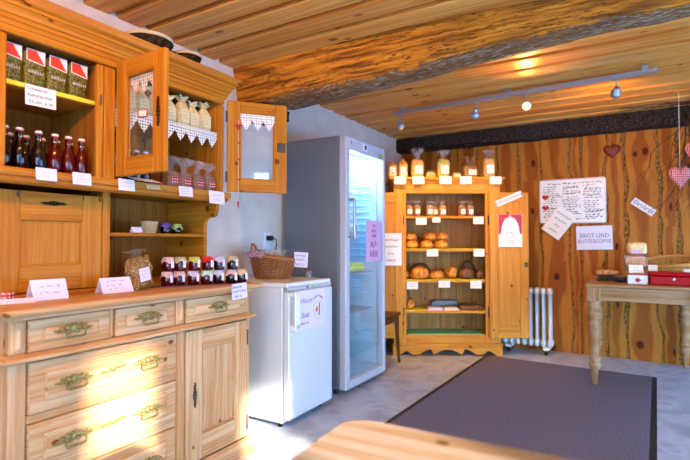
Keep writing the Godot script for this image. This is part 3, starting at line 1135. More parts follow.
	bx(st, Vector3(x - 0.014, 0.205, -1.805), Vector3(x - 0.004, 0.598, -1.815), 0.004)
	part("bead", st, M.strip_b, door)
	fit("keyhole_plate", key_mesh, x, 0.395, -1.552, M.iron, door, PI / 2, 1.2)
	for y in [0.16, 0.60]:
		box("hinge", Vector3(x - 0.01, y - 0.04, -1.901), Vector3(x + 0.004, y + 0.04, -1.908), M.iron, door)

# ------------------------------------------------------------------ wall cupboard on the sideboard
# a framed door with a pane: hinge edge at x = 0, runs to +x, faces +z
func glazed_door(parent: Node3D, w: float, y0: float, y1: float) -> MeshInstance3D:
	var st := start()
	var f := 0.068
	bx(st, Vector3(0, y0, -0.011), Vector3(f, y1, 0.011), 0.003, 1)
	bx(st, Vector3(w - f, y0, -0.011), Vector3(w, y1, 0.011), 0.003, 1)
	bx(st, Vector3(f, y1 - f * 0.95, -0.0105), Vector3(w - f, y1, 0.0105), 0.003, 0)
	bx(st, Vector3(f, y0, -0.0105), Vector3(w - f, y0 + f, 0.0105), 0.003, 0)
	var d := part("door", st, M.honey, parent)
	st = start()
	for s in [-1.0, 1.0]:
		for e in [[f, f + 0.009, y0 + f, y1 - f * 0.95], [w - f - 0.009, w - f, y0 + f, y1 - f * 0.95]]:
			bx(st, Vector3(e[0], e[2], s * 0.003), Vector3(e[1], e[3], s * 0.009), 0.002, 1)
		for e in [[y0 + f, y0 + f + 0.009], [y1 - f * 0.95 - 0.009, y1 - f * 0.95]]:
			bx(st, Vector3(f, e[0], s * 0.003), Vector3(w - f, e[1], s * 0.009), 0.002, 0)
	part("bead", st, M.honey, d)
	box("pane", Vector3(f - 0.003, y0 + f - 0.003, -0.0015), Vector3(w - f + 0.003, y1 - f * 0.95 + 0.003, 0.0015), M.glass, d, 0.0)
	return d

func build_hutch() -> void:
	var h := thing("dresser_cupboard", "honey pine dresser top with shelves, cornice and two open glass doors", "cupboard", Vector3.ZERO)
	var z0 := -0.80
	var z1 := -1.905
	var xb := -2.31
	var xf := -1.90
	var lo := -1.98
	# lower part
	box("bottom_board", Vector3(xb, 0.8805, z0), Vector3(lo + 0.012, 0.898, -1.895), M.honey, h)
	box("side_panel", Vector3(xb, 0.898, z0), Vector3(lo, 1.32, z0 - 0.022), M.honey, h, 0.003, 1)
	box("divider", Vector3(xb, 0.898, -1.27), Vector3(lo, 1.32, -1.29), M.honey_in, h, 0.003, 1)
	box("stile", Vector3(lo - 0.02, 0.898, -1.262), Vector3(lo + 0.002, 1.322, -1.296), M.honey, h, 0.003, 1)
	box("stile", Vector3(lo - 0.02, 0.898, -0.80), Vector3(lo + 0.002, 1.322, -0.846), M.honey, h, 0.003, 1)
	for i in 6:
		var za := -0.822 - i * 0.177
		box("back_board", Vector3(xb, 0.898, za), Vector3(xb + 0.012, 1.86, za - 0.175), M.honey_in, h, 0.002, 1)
	# scrolled end panel of the niche
	var st := start()
	var o := PackedVector2Array([Vector2(xb, 0.898), Vector2(-2.005, 0.898), Vector2(-2.005, 1.17)])
	for i in 9:
		var a := i / 8.0
		o.append(Vector2(-2.005 + 0.09 * (0.5 - 0.5 * cos(PI * a)), 1.185 + 0.085 * a + 0.012 * sin(PI * 2.0 * a)))
	o.append(Vector2(-1.91, 1.32))
	o.append(Vector2(xb, 1.32))
	prism(st, o, 0.022, 0.0, 1.0)
	var br := part("end_panel", st, M.honey, h)
	br.position.z = -1.875
	box("niche_shelf", Vector3(xb + 0.012, 1.122, -1.29), Vector3(-2.005, 1.138, -1.864), M.honey, h)
	# fixed door below, with a false drawer and a sunk panel
	st = start()
	bx(st, Vector3(lo - 0.02, 0.902, -0.848), Vector3(lo - 0.002, 1.292, -0.932), 0.003, 1)
	bx(st, Vector3(lo - 0.02, 0.902, -1.176), Vector3(lo - 0.002, 1.292, -1.260), 0.003, 1)
	bx(st, Vector3(lo - 0.02, 0.902, -0.933), Vector3(lo - 0.003, 1.002, -1.175), 0.003, 2)
	bx(st, Vector3(lo - 0.02, 1.190, -0.933), Vector3(lo - 0.003, 1.292, -1.175), 0.003, 2)
	var d := part("door", st, M.honey, h)
	box("panel", Vector3(lo - 0.018, 0.998, -0.93), Vector3(lo - 0.012, 1.194, -1.178), M.honey, d, 0.001, 1)
	st = start()
	bx(st, Vector3(lo - 0.014, 1.178, -0.932), Vector3(lo + 0.001, 1.192, -1.176), 0.005, 2)
	bx(st, Vector3(lo - 0.014, 1.000, -0.932), Vector3(lo - 0.003, 1.010, -1.176), 0.004, 2)
	bx(st, Vector3(lo - 0.014, 1.002, -0.930), Vector3(lo - 0.004, 1.19, -0.940), 0.004, 1)
	bx(st, Vector3(lo - 0.014, 1.002, -1.168), Vector3(lo - 0.004, 1.19, -1.178), 0.004, 1)
	part("bead", st, M.honey, d)
	fit("keyhole_plate", key_mesh, lo - 0.003, 1.250, -1.055, M.dark_brass, d, 0.0, 1.05)
	# upper part
	box("side_panel", Vector3(xb, 1.32, z0), Vector3(xf - 0.02, 1.87, z0 - 0.022), M.honey, h, 0.003, 1)
	box("side_panel", Vector3(xb, 1.32, z1 + 0.022), Vector3(xf - 0.02, 1.87, z1), M.honey, h, 0.003, 1)
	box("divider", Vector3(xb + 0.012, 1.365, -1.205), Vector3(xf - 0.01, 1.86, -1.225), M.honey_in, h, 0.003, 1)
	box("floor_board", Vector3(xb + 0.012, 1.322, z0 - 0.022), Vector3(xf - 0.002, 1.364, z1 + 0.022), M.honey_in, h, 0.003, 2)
	st = start()
	moulding(st, xb, xf, z0, z1, [[0.0, 1.306], [0.008, 1.308], [0.016, 1.316], [0.018, 1.330], [0.026, 1.336], [0.028, 1.352], [0.024, 1.362], [0.0, 1.3665]], false)
	part("rail_moulding", st, M.honey, h)
	for q in [[-0.80, -0.842], [-1.180, -1.208], [-1.212, -1.262], [-1.884, -1.905]]:
		box("stile", Vector3(xf - 0.02, 1.362, q[0]), Vector3(xf + 0.002, 1.84, q[1]), M.honey, h, 0.004, 1)
	box("top_rail", Vector3(xf - 0.02, 1.846, z0), Vector3(xf + 0.004, 1.880, z1), M.honey, h, 0.003, 2)
	box("top_board", Vector3(xb, 1.860, z0), Vector3(xf - 0.01, 1.878, z1), M.honey_in, h)
	st = start()
	moulding(st, xb, xf, z0, z1, [[0.0, 1.872], [0.009, 1.873], [0.011, 1.890], [0.017, 1.893], [0.018, 1.906], [0.025, 1.909], [0.028, 1.920], [0.037, 1.934], [0.042, 1.936], [0.043, 1.946], [0.054, 1.952], [0.060, 1.958], [0.070, 1.982], [0.066, 1.986]])
	part("cornice", st, M.honey, h)
	box("shelf", Vector3(xb + 0.012, 1.672, z0 - 0.022), Vector3(-1.945, 1.688, -1.205), M.honey, h)
	box("shelf", Vector3(xb + 0.012, 1.670, -1.225), Vector3(-1.932, 1.686, z1 + 0.022), M.honey, h)
	for p in [[1.69, -1.193], [1.69, -1.262], [1.45, -1.262]]:
		box("hinge", Vector3(xf, p[0] - 0.022, p[1] - 0.004), Vector3(xf + 0.008, p[0] + 0.022, p[1] + 0.004), M.iron, h)
	# doors: the left one stands straight out, the right one is folded far back
	var dl := glazed_door(h, 0.328, 1.375, 1.866)
	dl.position = Vector3(xf + 0.006, 0, -1.272)
	dl.rotation.y = -0.04
	fit_flat("escutcheon", key_mesh, Vector3(0.294, 1.615, 0.012), M.dark_brass, dl, PI / 2, 1.25)
	var dr := glazed_door(h, 0.330, 1.368, 1.868)
	dr.position = Vector3(xf + 0.014, 0, -1.915)
	dr.rotation.y = atan2(0.257, 0.208)
	box("lock_plate", Vector3(0.275, 1.60, 0.010), Vector3(0.322, 1.652, 0.018), M.iron, dr)
	for y in [1.45, 1.78]:
		box("hinge", Vector3(-0.008, y - 0.03, -0.004), Vector3(0.004, y + 0.03, 0.012), M.iron, dr)
	lace_strip("lace_trim", "white crochet lace edging hung on the open right glass door", Vector3.ZERO, 0.19, 0.035, 0.050, 3, 0.0, dr, Vector3(0.165, 1.800, 0.0135))
	lace_strip("lace_trim", "white crochet lace edging hung on the open left glass door", Vector3.ZERO, 0.19, 0.035, 0.050, 3, 0.0, dl, Vector3(0.164, 1.806, -0.0135))
	lace_strip("lace_trim", "long crochet lace edging with points along the right dresser shelf", Vector3(-1.9285, 1.688, -1.565), 0.632, 0.036, 0.048, 9, PI / 2, null, Vector3.ZERO)
	# yellow paper edging on the left shelf
	var e := box("shelf_edging", Vector3(-1.9435, 1.676, -0.83), Vector3(-1.9425, 1.692, -1.2), M.yellow_cloth, null, 0.0)
	tag(e, "yellow green edging strip along the tea bag shelf", "edging")
	fill_hutch()

func fit_flat(called: String, me: Mesh, at: Vector3, m: Material, parent: Node3D, roll := 0.0, size := 1.0) -> void:
	var o := part_mesh(called, me, m, parent)
	o.position = at
	o.rotation.z = roll
	o.scale = Vector3.ONE * size

# lace: a straight band and a row of points below it
func lace_strip(called: String, label: String, at: Vector3, w: float, band: float, point: float, n: int, turn: float, door: Node3D, local: Vector3) -> void:
	var st := start()
	var quad := func(a: Vector2, b: Vector2, c: Vector2, d: Vector2):
		for p in [a, b, c, a, c, d]:
			vert(st, Vector3(p.x, p.y, 0), Vector2(p.x, -p.y) * 18.0)
	quad.call(Vector2(-w / 2, 0), Vector2(w / 2, 0), Vector2(w / 2, -band), Vector2(-w / 2, -band))
	for i in n:
		var x0 := -w / 2 + w * i / n
		var x1 := -w / 2 + w * (i + 1) / n
		var xm := (x0 + x1) / 2
		quad.call(Vector2(x0, -band), Vector2(x1, -band), Vector2(xm + 0.004, -band - point), Vector2(xm - 0.004, -band - point))
	var o := part(called, st, M.lace)
	tag(o, label, "lace")
	if door:
		o.transform = door.transform * Transform3D(Basis.IDENTITY, local)
	else:
		o.position = at
		o.rotation.y = turn

func ordinal(i: int) -> String:
	return ["first", "second", "third", "fourth", "fifth", "sixth", "seventh", "eighth"][i]

func make_bottle(liquid: Material, label: String, at: Vector3, group: String) -> Node3D:
	var b := thing("swing_top_bottle", label, "bottle", at, 0.0, group)
	var st := start(true)
	lathe(st, [[0.0, 0.0], [0.022, 0.0], [0.025, 0.004], [0.025, 0.075], [0.022, 0.092], [0.013, 0.110], [0.0115, 0.135], [0.0135, 0.138], [0.0135, 0.145], [0.0, 0.146]], 16)
	part("bottle_body", st, liquid, b)
	st = start(true)
	lathe(st, [[0.0, 0.1465], [0.0125, 0.1465], [0.0130, 0.151], [0.0, 0.1515]], 14)
	part("gasket", st, M.red, b)
	st = start(true)
	lathe(st, [[0.0, 0.1515], [0.0135, 0.152], [0.0140, 0.157], [0.010, 0.161], [0.0, 0.162]], 14)
	part("stopper", st, M.porcelain, b)
	st = start(true)
	var pts := []
	for i in 11:
		var t := PI * i / 10.0
		pts.append(Vector3(0.017 * cos(t), 0.128 + 0.028 * pow(sin(t), 0.5), 0.0015))
	tube(st, pts, 0.0011, 5)
	pts = []
	for i in 12:
		var t := TAU * i / 12.0
		pts.append(Vector3(0.0145 * cos(t), 0.126, 0.0145 * sin(t)))
	tube(st, pts, 0.0011, 5, true)
	tube(st, [Vector3(0.017, 0.128, 0), Vector3(0.021, 0.118, 0.006), Vector3(0.018, 0.106, 0.012)], 0.0011, 5)
	part("wire_bail", st, M.chrome, b)
	return b

# a gathered sack or cellophane bag; contents fill w x h x d, the tied film stands above
func make_bag(called: String, label: String, category: String, at: Vector3, turn: float, w: float, h: float, d: float, fill: Material, film: Material, ruff: float, sticker: Material, group := "", sd := 1) -> Node3D:
	var b := thing(called, label, category, at, turn, group)
	var st := start(true)
	lump(st, Vector3(0, h * 0.5, 0), Vector3(w * 0.5, h * 0.5, d * 0.5), 0.45, 0.16, 1.6, 24, 14, sd)
	part("contents", st, fill, b)
	if film:
		st = start(true)
		var rows := []
		var n := 22
		var prof := [[0.10, h + ruff, 1.0], [0.50, h + ruff * 0.93, 1.0], [0.36, h + ruff * 0.65, 0.8], [0.13, h + ruff * 0.36, 0.3], [0.30, h + ruff * 0.12, 0.3], [0.52, h * 0.88, 0.15], [0.545, h * 0.5, 0.1], [0.53, 0.02, 0.1], [0.50, 0.001, 0.05]]
		for p in prof:
			var row := []
			for j in n:
				var a := TAU * j / n
				var k: float = p[0] * (1.0 + p[2] * 0.35 * cos(a * 5.0 + sd) + p[2] * 0.2 * cos(a * 8.0 + 2.0 * sd))
				var y: float = p[1] + p[2] * ruff * 0.12 * cos(a * 4.0 + sd * 1.7)
				if p[1] < h:
					y = p[1]
				row.append(Vector3(sgnpow(sin(a), 0.6) * w * k, y, sgnpow(cos(a), 0.6) * d * k))
			rows.append(row)
		sheet(st, rows, true)
		part("cellophane", st, film, b)
	if sticker:
		var l := part_mesh("sticker", sheet_mesh(w * 0.62, h * 0.42, 0.001), sticker, b)
		l.position = Vector3(0.05 * w, h * 0.45, d * 0.58)
		l.rotation.x = -0.05
	return b

func make_sack(label: String, at: Vector3, turn: float, w: float, h: float, sd: int) -> Node3D:
	var b := thing("pasta_sack", label, "sack", at, turn, "cloth sacks on the lace shelf")
	var st := start(true)
	var rows := []
	var n := 20
	var prof := [[0.30, 1.0, 1.0], [0.40, 0.97, 1.0], [0.30, 0.90, 0.7], [0.17, 0.82, 0.4], [0.24, 0.78, 0.3], [0.42, 0.66, 0.15], [0.50, 0.42, 0.08], [0.50, 0.15, 0.08], [0.44, 0.01, 0.05], [0.0, 0.0, 0.0]]
	for p in prof:
		var row := []
		for j in n:
			var a := TAU * j / n
			var k: float = p[0] * (1.0 + p[2] * 0.4 * cos(a * 5.0 + sd))
			row.append(Vector3(sgnpow(sin(a), 0.75) * w * k, h * (p[1] + p[2] * 0.03 * cos(a * 4.0 + sd)), sgnpow(cos(a), 0.75) * w * 0.7 * k))
		rows.append(row)
	sheet(st, rows, true)
	part("cloth", st, M.sack, b)
	st = start(true)
	var pts := []
	for i in 12:
		var a := TAU * i / 12.0
		pts.append(Vector3(sin(a) * w * 0.175, h * 0.82, cos(a) * w * 0.13))
	tube(st, pts, 0.002, 5, true)
	part("tie", st, M.straw, b)
	var pr := part_mesh("print", sheet_mesh(w * 0.66, h * 0.40, 0.0008), M.sack_print, b)
	pr.position = Vector3(0, h * 0.36, w * 0.362)
	return b

func make_jar(label: String, at: Vector3, turn: float, cloth: Material, jam: Material, group: String, r := 0.027, h := 0.058) -> Node3D:
	var j := thing("jam_jar", label, "jar", at, turn, group)
	var st := start(true)
	lathe(st, [[0.0, 0.0], [r * 0.92, 0.0], [r, 0.004], [r, h * 0.78], [r * 0.9, h * 0.9], [r * 0.9, h], [0.0, h]], 18)
	part("glass_body", st, jam, j)
	st = start(true)
	var rows := []
	for p in [[0.0, h + 0.012, 0.0], [0.7, h + 0.0118, 0.0], [0.98, h + 0.008, 0.0], [1.02, h - 0.002, 0.25], [1.10, h - 0.009, 0.8], [1.18, h - 0.014, 1.0]]:
		var row := []
		for k in 24:
			var a := TAU * k / 24.0
			var q: float = r * p[0] * (1.0 + p[2] * 0.10 * cos(a * 7.0 + at.z * 90.0))
			row.append(Vector3(sin(a) * q, p[1] + p[2] * 0.006 * cos(a * 4.0 + at.z * 50.0), cos(a) * q))
		rows.append(row)
	sheet(st, rows, true)
	part("cloth_cap", st, cloth, j)
	var t := part_mesh("paper_tag", sheet_mesh(0.013, 0.034, 0.0008), M.note1, j)
	t.position = Vector3(0.014, h * 0.60, r + 0.008)
	t.rotation.x = -0.08
	return j

func fill_hutch() -> void:
	# tea pouches on the upper left shelf
	var pz := [-0.888, -0.972, -1.057, -1.142]
	for i in 4:
		var b := thing("tea_pouch", "%s herbal tea pouch from the left on the top shelf, with orange corner label" % ordinal(i), "tea pouch", Vector3(-1.995, 1.6885, pz[i]), PI / 2, "tea pouches on the top shelf")
		var st := start(true)
		lump(st, Vector3(0, 0.074, 0), Vector3(0.041, 0.074, 0.026), 0.42, 0.14, 2.2, 28, 18, i)
		part("pouch", st, M.tea, b)
		st = start()
		prism(st, PackedVector2Array([Vector2(-0.034, 0.148), Vector2(0.034, 0.148), Vector2(0.034, 0.094), Vector2(-0.034, 0.104)]), 0.0012, 0.0285)
		part("header_card", st, M.paper, b)
		st = start()
		prism(st, PackedVector2Array([Vector2(-0.031, 0.145), Vector2(0.002, 0.145), Vector2(0.032, 0.097), Vector2(-0.031, 0.107)]), 0.0010, 0.0300)
		part("orange_field", st, M.orange, b)
		var w := words("RASELLI", 0.0135, b, Vector3(0.0, 0.062, 0.0300), M.paper, "serif")
		w.rotation.z = 0.0
	var g := "swing-top bottles in the open cupboard"
	var fz := [-0.866, -0.918, -0.985, -1.046, -1.100, -1.154]
	for i in 6:
		make_bottle(M.syrup_dark if i < 3 else M.syrup_red, "%s swing-top bottle from the left in the front row, %s" % [ordinal(i), "nearly black syrup" if i < 3 else "red syrup"], Vector3(-1.965, 1.3645, fz[i]), g)
	var bz := [-0.94, -1.000, -1.060, -1.120, -1.176]
	for i in 5:
		make_bottle(M.syrup_dark if i < 3 else M.syrup_red, "%s swing-top bottle from the left in the back row, %s" % [ordinal(i), "dark" if i < 3 else "red"], Vector3(-2.09, 1.3645, bz[i]), g)
	var sz := [-1.385, -1.433, -1.482]
	for i in 3:
		make_bottle(M.syrup_dark, "%s small swing-top bottle seen through the open glass door" % ordinal(i), Vector3(-1.99, 1.3645, sz[i]), "small bottles behind the open glass door")
	# sacks on the lace shelf
	var kz := [-1.372, -1.452, -1.530, -1.612, -1.688, -1.764, -1.836]
	for i in 7:
		make_sack("%s cream cloth pasta sack from the left on the lace shelf" % ordinal(i), Vector3(-1.985 - 0.010 * (i % 2), 1.6865, kz[i]), PI / 2 + 0.1 * sin(i * 2.1), 0.082, 0.160 - 0.010 * (i % 2), i)
	var nz := [-1.595, -1.676, -1.760, -1.840]
	for i in 4:
		make_bag("nut_bag", "%s small cellophane bag of nut biscuits from the left in the cupboard" % ordinal(i), "bag", Vector3(-1.950, 1.3675, nz[i]), PI / 2, 0.070, 0.074, 0.055, M.nuts, M.film, 0.075, M.gingham, "nut biscuit bags", i + 2)
	# price cards along the rail
	var cards := [[-0.965, 1.348, 0.075, 0.046], [-1.100, 1.346, 0.075, 0.048], [-1.296, 1.342, 0.078, 0.050], [-1.618, 1.342, 0.084, 0.048], [-1.823, 1.328, 0.108, 0.066]]
	var say := ["under the dark bottles", "under the red bottles", "at the foot of the left glass door", "under the nut biscuit bags", "at the right end of the cupboard rail"]
	for i in 5:
		paper("price_card", "lilac handwritten price card " + say[i], "card", Vector3(-1.866, cards[i][1], cards[i][0]), Vector3(-0.12, PI / 2, 0.02 * sin(i * 3.0)), cards[i][2], cards[i][3], M["note%d" % (i % 4)])
	paper("paper_slip", "blank white paper lying on the rail below the left glass door", "paper", Vector3(-1.862, 1.3725, -1.385), Vector3(-1.30, PI / 2, 0.0), 0.13, 0.075, M.paper)
	paper("price_card", "small card half under the white paper on the rail", "card", Vector3(-1.864, 1.345, -1.43), Vector3(-0.5, PI / 2, 0.05), 0.075, 0.024, M.sponge)
	var kc := paper("price_card", "white handwritten card hanging from the tea pouch shelf", "card", Vector3(-1.938, 1.652, -0.978), Vector3(0.0, PI / 2, 0.02), 0.112, 0.076, M.paper)
	words("Schweizer", 0.017, kc, Vector3(-0.012, 0.024, 0.001), M.ink)
	words("Kamillentee", 0.017, kc, Vector3(-0.004, 0.0, 0.001), M.ink)
	words("Beutel  4.90", 0.017, kc, Vector3(0.0, -0.024, 0.001), M.ink)
	# red bordered label on the left glass door (stands straight out, faces the room)
	var rl := paper("glass_label", "small red bordered label on the left glass door", "label", Vector3(-1.706, 1.622, -1.2555), Vector3(0, -0.04, -0.12), 0.058, 0.034, M.red)
	var inner := part_mesh("white_field", sheet_mesh(0.048, 0.024, 0.0008), M.price0, rl)
	inner.position.z = 0.001
	# niche
	tent("small lilac tent card on the niche shelf", Vector3(-2.045, 1.1385, -1.475), PI / 2, 0.055, 0.03, M.note0)
	basket_cup()
	var j := make_jar("small jar with a purple cloth cap on the niche shelf", Vector3(-2.06, 1.1385, -1.655), PI / 2, M.purple, M.jam_dark, "", 0.024, 0.045)
	j.get_child(2).visible = false
	j.remove_child(j.get_child(2))
	var k := make_jar("small jar with a patterned green cloth cap on the niche shelf", Vector3(-2.07, 1.1385, -1.735), PI / 2, M.cloth2, M.jam_dark, "", 0.026, 0.040)
	k.remove_child(k.get_child(2))
	# counter
	tent("larger lilac tent card on the sideboard before the cupboard door", Vector3(-1.885, 0.8805, -0.985), PI / 2 - 0.1, 0.122, 0.082, M.note2)
	tent("lilac tent card on the sideboard beside the mushroom bag", Vector3(-1.890, 0.8805, -1.262), PI / 2 - 0.05, 0.138, 0.070, M.note3)
	var fl := tent("flattened lilac tent card at the near end of the sideboard", Vector3(-1.86, 0.8805, -0.868), PI / 2 - 0.3, 0.11, 0.030, M.note1)
	fl.scale = Vector3(1, 0.6, 1.4)
	var jj := make_jar("tiny jar with a purple checked cap at the near end of the sideboard", Vector3(-1.925, 0.8805, -0.868), PI / 2, M.gingham, M.jam, "", 0.020, 0.026)
	jj.remove_child(jj.get_child(2))
	var mb := make_bag("mushroom_bag", "big cellophane bag of dried mushrooms leaning on the sideboard", "bag", Vector3(-1.905, 0.8805, -1.392), PI / 2 + 0.15, 0.098, 0.140, 0.065, M.mushroom, M.smoke_film, 0.035, M.note1, "", 5)
	mushroom_slices(mb, 0.098, 0.140, 0.065, 90, 4)
	mb.rotation.z = 0.16
	mb.position.y = 0.888
	var low := make_bag("mushroom_bag", "small dark bag of dried mushrooms behind the tent card", "bag", Vector3(-1.945, 0.8805, -1.318), PI / 2, 0.045, 0.045, 0.03, M.mushroom, M.smoke_film, 0.012, null, "", 8)
	low.rotation.y = PI / 2
	# jam jars in two layers, on a purple runner
	var run := start()
	var ra := Vector3(-1.975, 0.8807, -1.50)
	var rb := Vector3(-1.745, 0.8807, -1.93)
	var side := (rb - ra).cross(Vector3.UP).normalized() * 0.05
	b_lo = ra
	b_g = 0
	poly(run, [ra - side, ra + side, rb + side, rb - side], Vector3.UP)
	var runner := part("table_runner", run, M.purple)
	tag(runner, "narrow purple cloth runner beneath the jam jars", "runner")
	var spots := [[-1.945, -1.575], [-1.925, -1.630], [-1.888, -1.688], [-1.855, -1.745], [-1.828, -1.798], [-1.792, -1.855], [-1.768, -1.908]]
	var cl0 := [0, 0, 4, 5, 4, 0, 6]
	var cl1 := [0, 1, 2, 3, 4, 1]
	var nm := ["pink flowered", "green flowered", "olive", "bright red", "lilac", "mint green", "yellow"]
	for i in 7:
		make_jar("%s jam jar from the left in the lower layer, %s cloth cap" % [ordinal(i), nm[cl0[i]]], Vector3(spots[i][0], 0.8812, spots[i][1]), PI / 2 - 0.5, M["cloth%d" % cl0[i]], M.jam if i < 4 else M.jam_dark, "jam jars on the sideboard")
	for i in 6:
		var p: Array = spots[i]
		make_jar("%s jam jar from the left in the upper layer, %s cloth cap" % [ordinal(i), nm[cl1[i]]], Vector3(p[0] + 0.002, 0.8812 + 0.0702, p[1] - 0.004), PI / 2 - 0.5, M["cloth%d" % cl1[i]], M.jam if i < 4 else M.jam_dark, "jam jars on the sideboard")
	var dc := paper("price_card", "handwritten lilac card pinned to the far end of the sideboard top", "card", Vector3(-1.668, 0.852, -1.785), Vector3(-0.05, PI / 2, 0.04), 0.106, 0.076, M.lilac)
	words("Diverse", 0.020, dc, Vector3(-0.018, 0.022, 0.001), M.ink)
	words("Konfi Gläser", 0.017, dc, Vector3(0.0, 0.0, 0.001), M.ink)
	words("Glas 6.-", 0.018, dc, Vector3(-0.01, -0.023, 0.001), M.ink)
	# on top of the cupboard
	for q in [[Vector3(-1.935, 1.9865, -1.45), 0.112, 0.062, "large dark wooden bowl with a pale rim on the cornice above the open door"], [Vector3(-1.915, 1.9865, -1.665), 0.068, 0.056, "smaller dark wooden bowl with a pale rim on the cornice"]]:
		var bw := thing("wooden_bowl", q[3], "bowl", q[0])
		var r: float = q[1]
		var hh2: float = q[2]
		var bs := start(true)
		lathe(bs, [[0.0, 0.0], [r * 0.55, 0.0], [r * 0.85, hh2 * 0.3], [r, hh2 * 0.72], [r * 0.96, hh2 * 0.74], [r * 0.8, hh2 * 0.35], [0.0, hh2 * 0.15]], 30)
		part("bowl_body", bs, M.dark_bark, bw)
		bs = start(true)
		lathe(bs, [[r * 0.93, hh2 * 0.72], [r * 1.01, hh2 * 0.72], [r * 1.01, hh2 * 0.97], [r * 0.95, hh2], [r * 0.93, hh2 * 0.9]], 30)
		part("rim", bs, M.sponge, bw)
	var hh := heart("red_heart", "small red heart standing between the two log slices", Vector3(-1.91, 2.012, -1.565), PI / 2, 0.05, M.deep_red)
	hh.rotation.x = 0.2
	for i in 2:
		var cone := start(true)
		lump(cone, Vector3(0, 0.012, 0), Vector3(0.016, 0.014, 0.016), 0.9, 0.3, 3.0, 12, 8, i + 3)
		var pc := part("pine_cone", cone, M.dark_bark)
		pc.position = Vector3(-1.90, 1.984, -1.79 - 0.09 * i)
		tag(pc, ["small dark cone on the cornice, left of a pair", "small dark cone at the far corner of the cornice"][i], "cone")

func mushroom_slices(b: Node3D, w: float, h: float, d: float, n: int, sd: int) -> void:
	var r := RandomNumberGenerator.new()
	r.seed = sd
	var st := start(true)
	for i in n:
		var u := r.randf_range(-0.46, 0.46)
		var v := r.randf_range(0.06, 0.94)
		var c := Vector3(u * w, v * h, d * 0.42)
		if r.randf() < 0.35:
			c = Vector3(-w * 0.45 if r.randf() < 0.5 else w * 0.45, v * h, r.randf_range(-0.4, 0.4) * d)
		var a := r.randf() * TAU
		var rad := r.randf_range(0.008, 0.018)
		var pts := []
		for k in 7:
			var t := a + k * 0.5
			pts.append(c + Vector3(cos(t) * rad, sin(t) * rad, 0.004 * sin(k * 1.3)))
		tube(st, pts, [0.0015, 0.003, 0.0038, 0.0042, 0.0038, 0.003, 0.0015], 5)
	part("mushroom_slices", st, M.slices, b).set_meta("kind", "stuff")

func heart_outline(n := 40) -> PackedVector2Array:
	var o := PackedVector2Array()
	for i in n:
		var t := TAU * i / n
		o.append(Vector2(16.0 * pow(sin(t), 3.0), 13.0 * cos(t) - 5.0 * cos(2.0 * t) - 2.0 * cos(3.0 * t) - cos(4.0 * t)) / 32.0)
	return o

# a stuffed heart of a given width, facing +z
func heart(called: String, label: String, at: Vector3, turn: float, size: float, m: Material, plump := 0.28, group := "", tall := 1.0) -> MeshInstance3D:
	var o := heart_outline(48)
	var st := start(true)
	for sg in [1.0, -1.0]:
		var rows := []
		for k in 7:
			var f := k / 6.0
			var row := []
			for p in o:
				var c := Vector2(0, 0.02)
				var q := c.lerp(p, f)
				var z: float = plump * 0.5 * sqrt(maxf(0.0, 1.0 - f * f)) * sg
				row.append(Vector3(q.x, q.y * tall, z) * size)
			rows.append(row)
		if sg < 0.0:
			for row in rows:
				row.reverse()
		sheet(st, rows, true)
	var h := part(called, st, m)
	h.position = at
	h.rotation.y = turn
	tag(h, label, "heart", group)
	return h

func basket_cup() -> void:
	var b := thing("wicker_cup", "small pale wicker cup on the niche shelf", "basket", Vector3(-2.055, 1.1385, -1.555))
	weave(b, 0.026, 0.036, 0.052, 7, 16, 0.0032, M.sponge, M.sponge, 1.0)

# woven basket: rings of willow in and out of upright stakes
func weave(b: Node3D, r0: float, r1: float, h: float, rows: int, stakes: int, thick: float, m: Material, ms: Material, long := 1.0, dip := 0.0) -> void:
	var st := start(true)
	for i in rows:
		var t := i / float(rows - 1)
		var r := lerpf(r0, r1, sin(t * PI * 0.5))
		var pts := []
		var n := stakes * 2
		for j in n:
			var a := TAU * j / n
			var k := r + thick * 0.8 * cos(a * stakes * 0.5 + PI * (i % 2))
			var y := thick + (h - thick) * t
			y *= 1.0 - dip * sin(a)
			pts.append(Vector3(sin(a) * k * long, y, cos(a) * k))
		tube(st, pts, thick, 5, true)
	part("weave", st, m, b)
	st = start(true)
	for j in stakes:
		var a := TAU * j / stakes
		var pts := []
		for i in 6:
			var t := i / 5.0
			var r := lerpf(r0, r1, sin(t * PI * 0.5))
			var y := h * t
			y *= 1.0 - dip * sin(a)
			pts.append(Vector3(sin(a) * r * long, y, cos(a) * r))
		tube(st, pts, thick * 0.8, 5)
	part("stakes", st, ms, b)
	st = start(true)
	var pts2 := []
	for j in 40:
		var a := TAU * j / 40.0
		var y := h
		y *= 1.0 - dip * sin(a)
		pts2.append(Vector3(sin(a) * r1 * long, y + thick * 0.7, cos(a) * r1))
	tube(st, pts2, thick * 1.9, 7, true)
	part("rim", st, ms, b)
	st = start()
	lathe(st, [[0.0, 0.0], [r0, 0.0], [r0, thick * 2.0], [0.0, thick * 2.0]], 20)
	var f := part("base", st, ms, b)
	f.scale.x = long

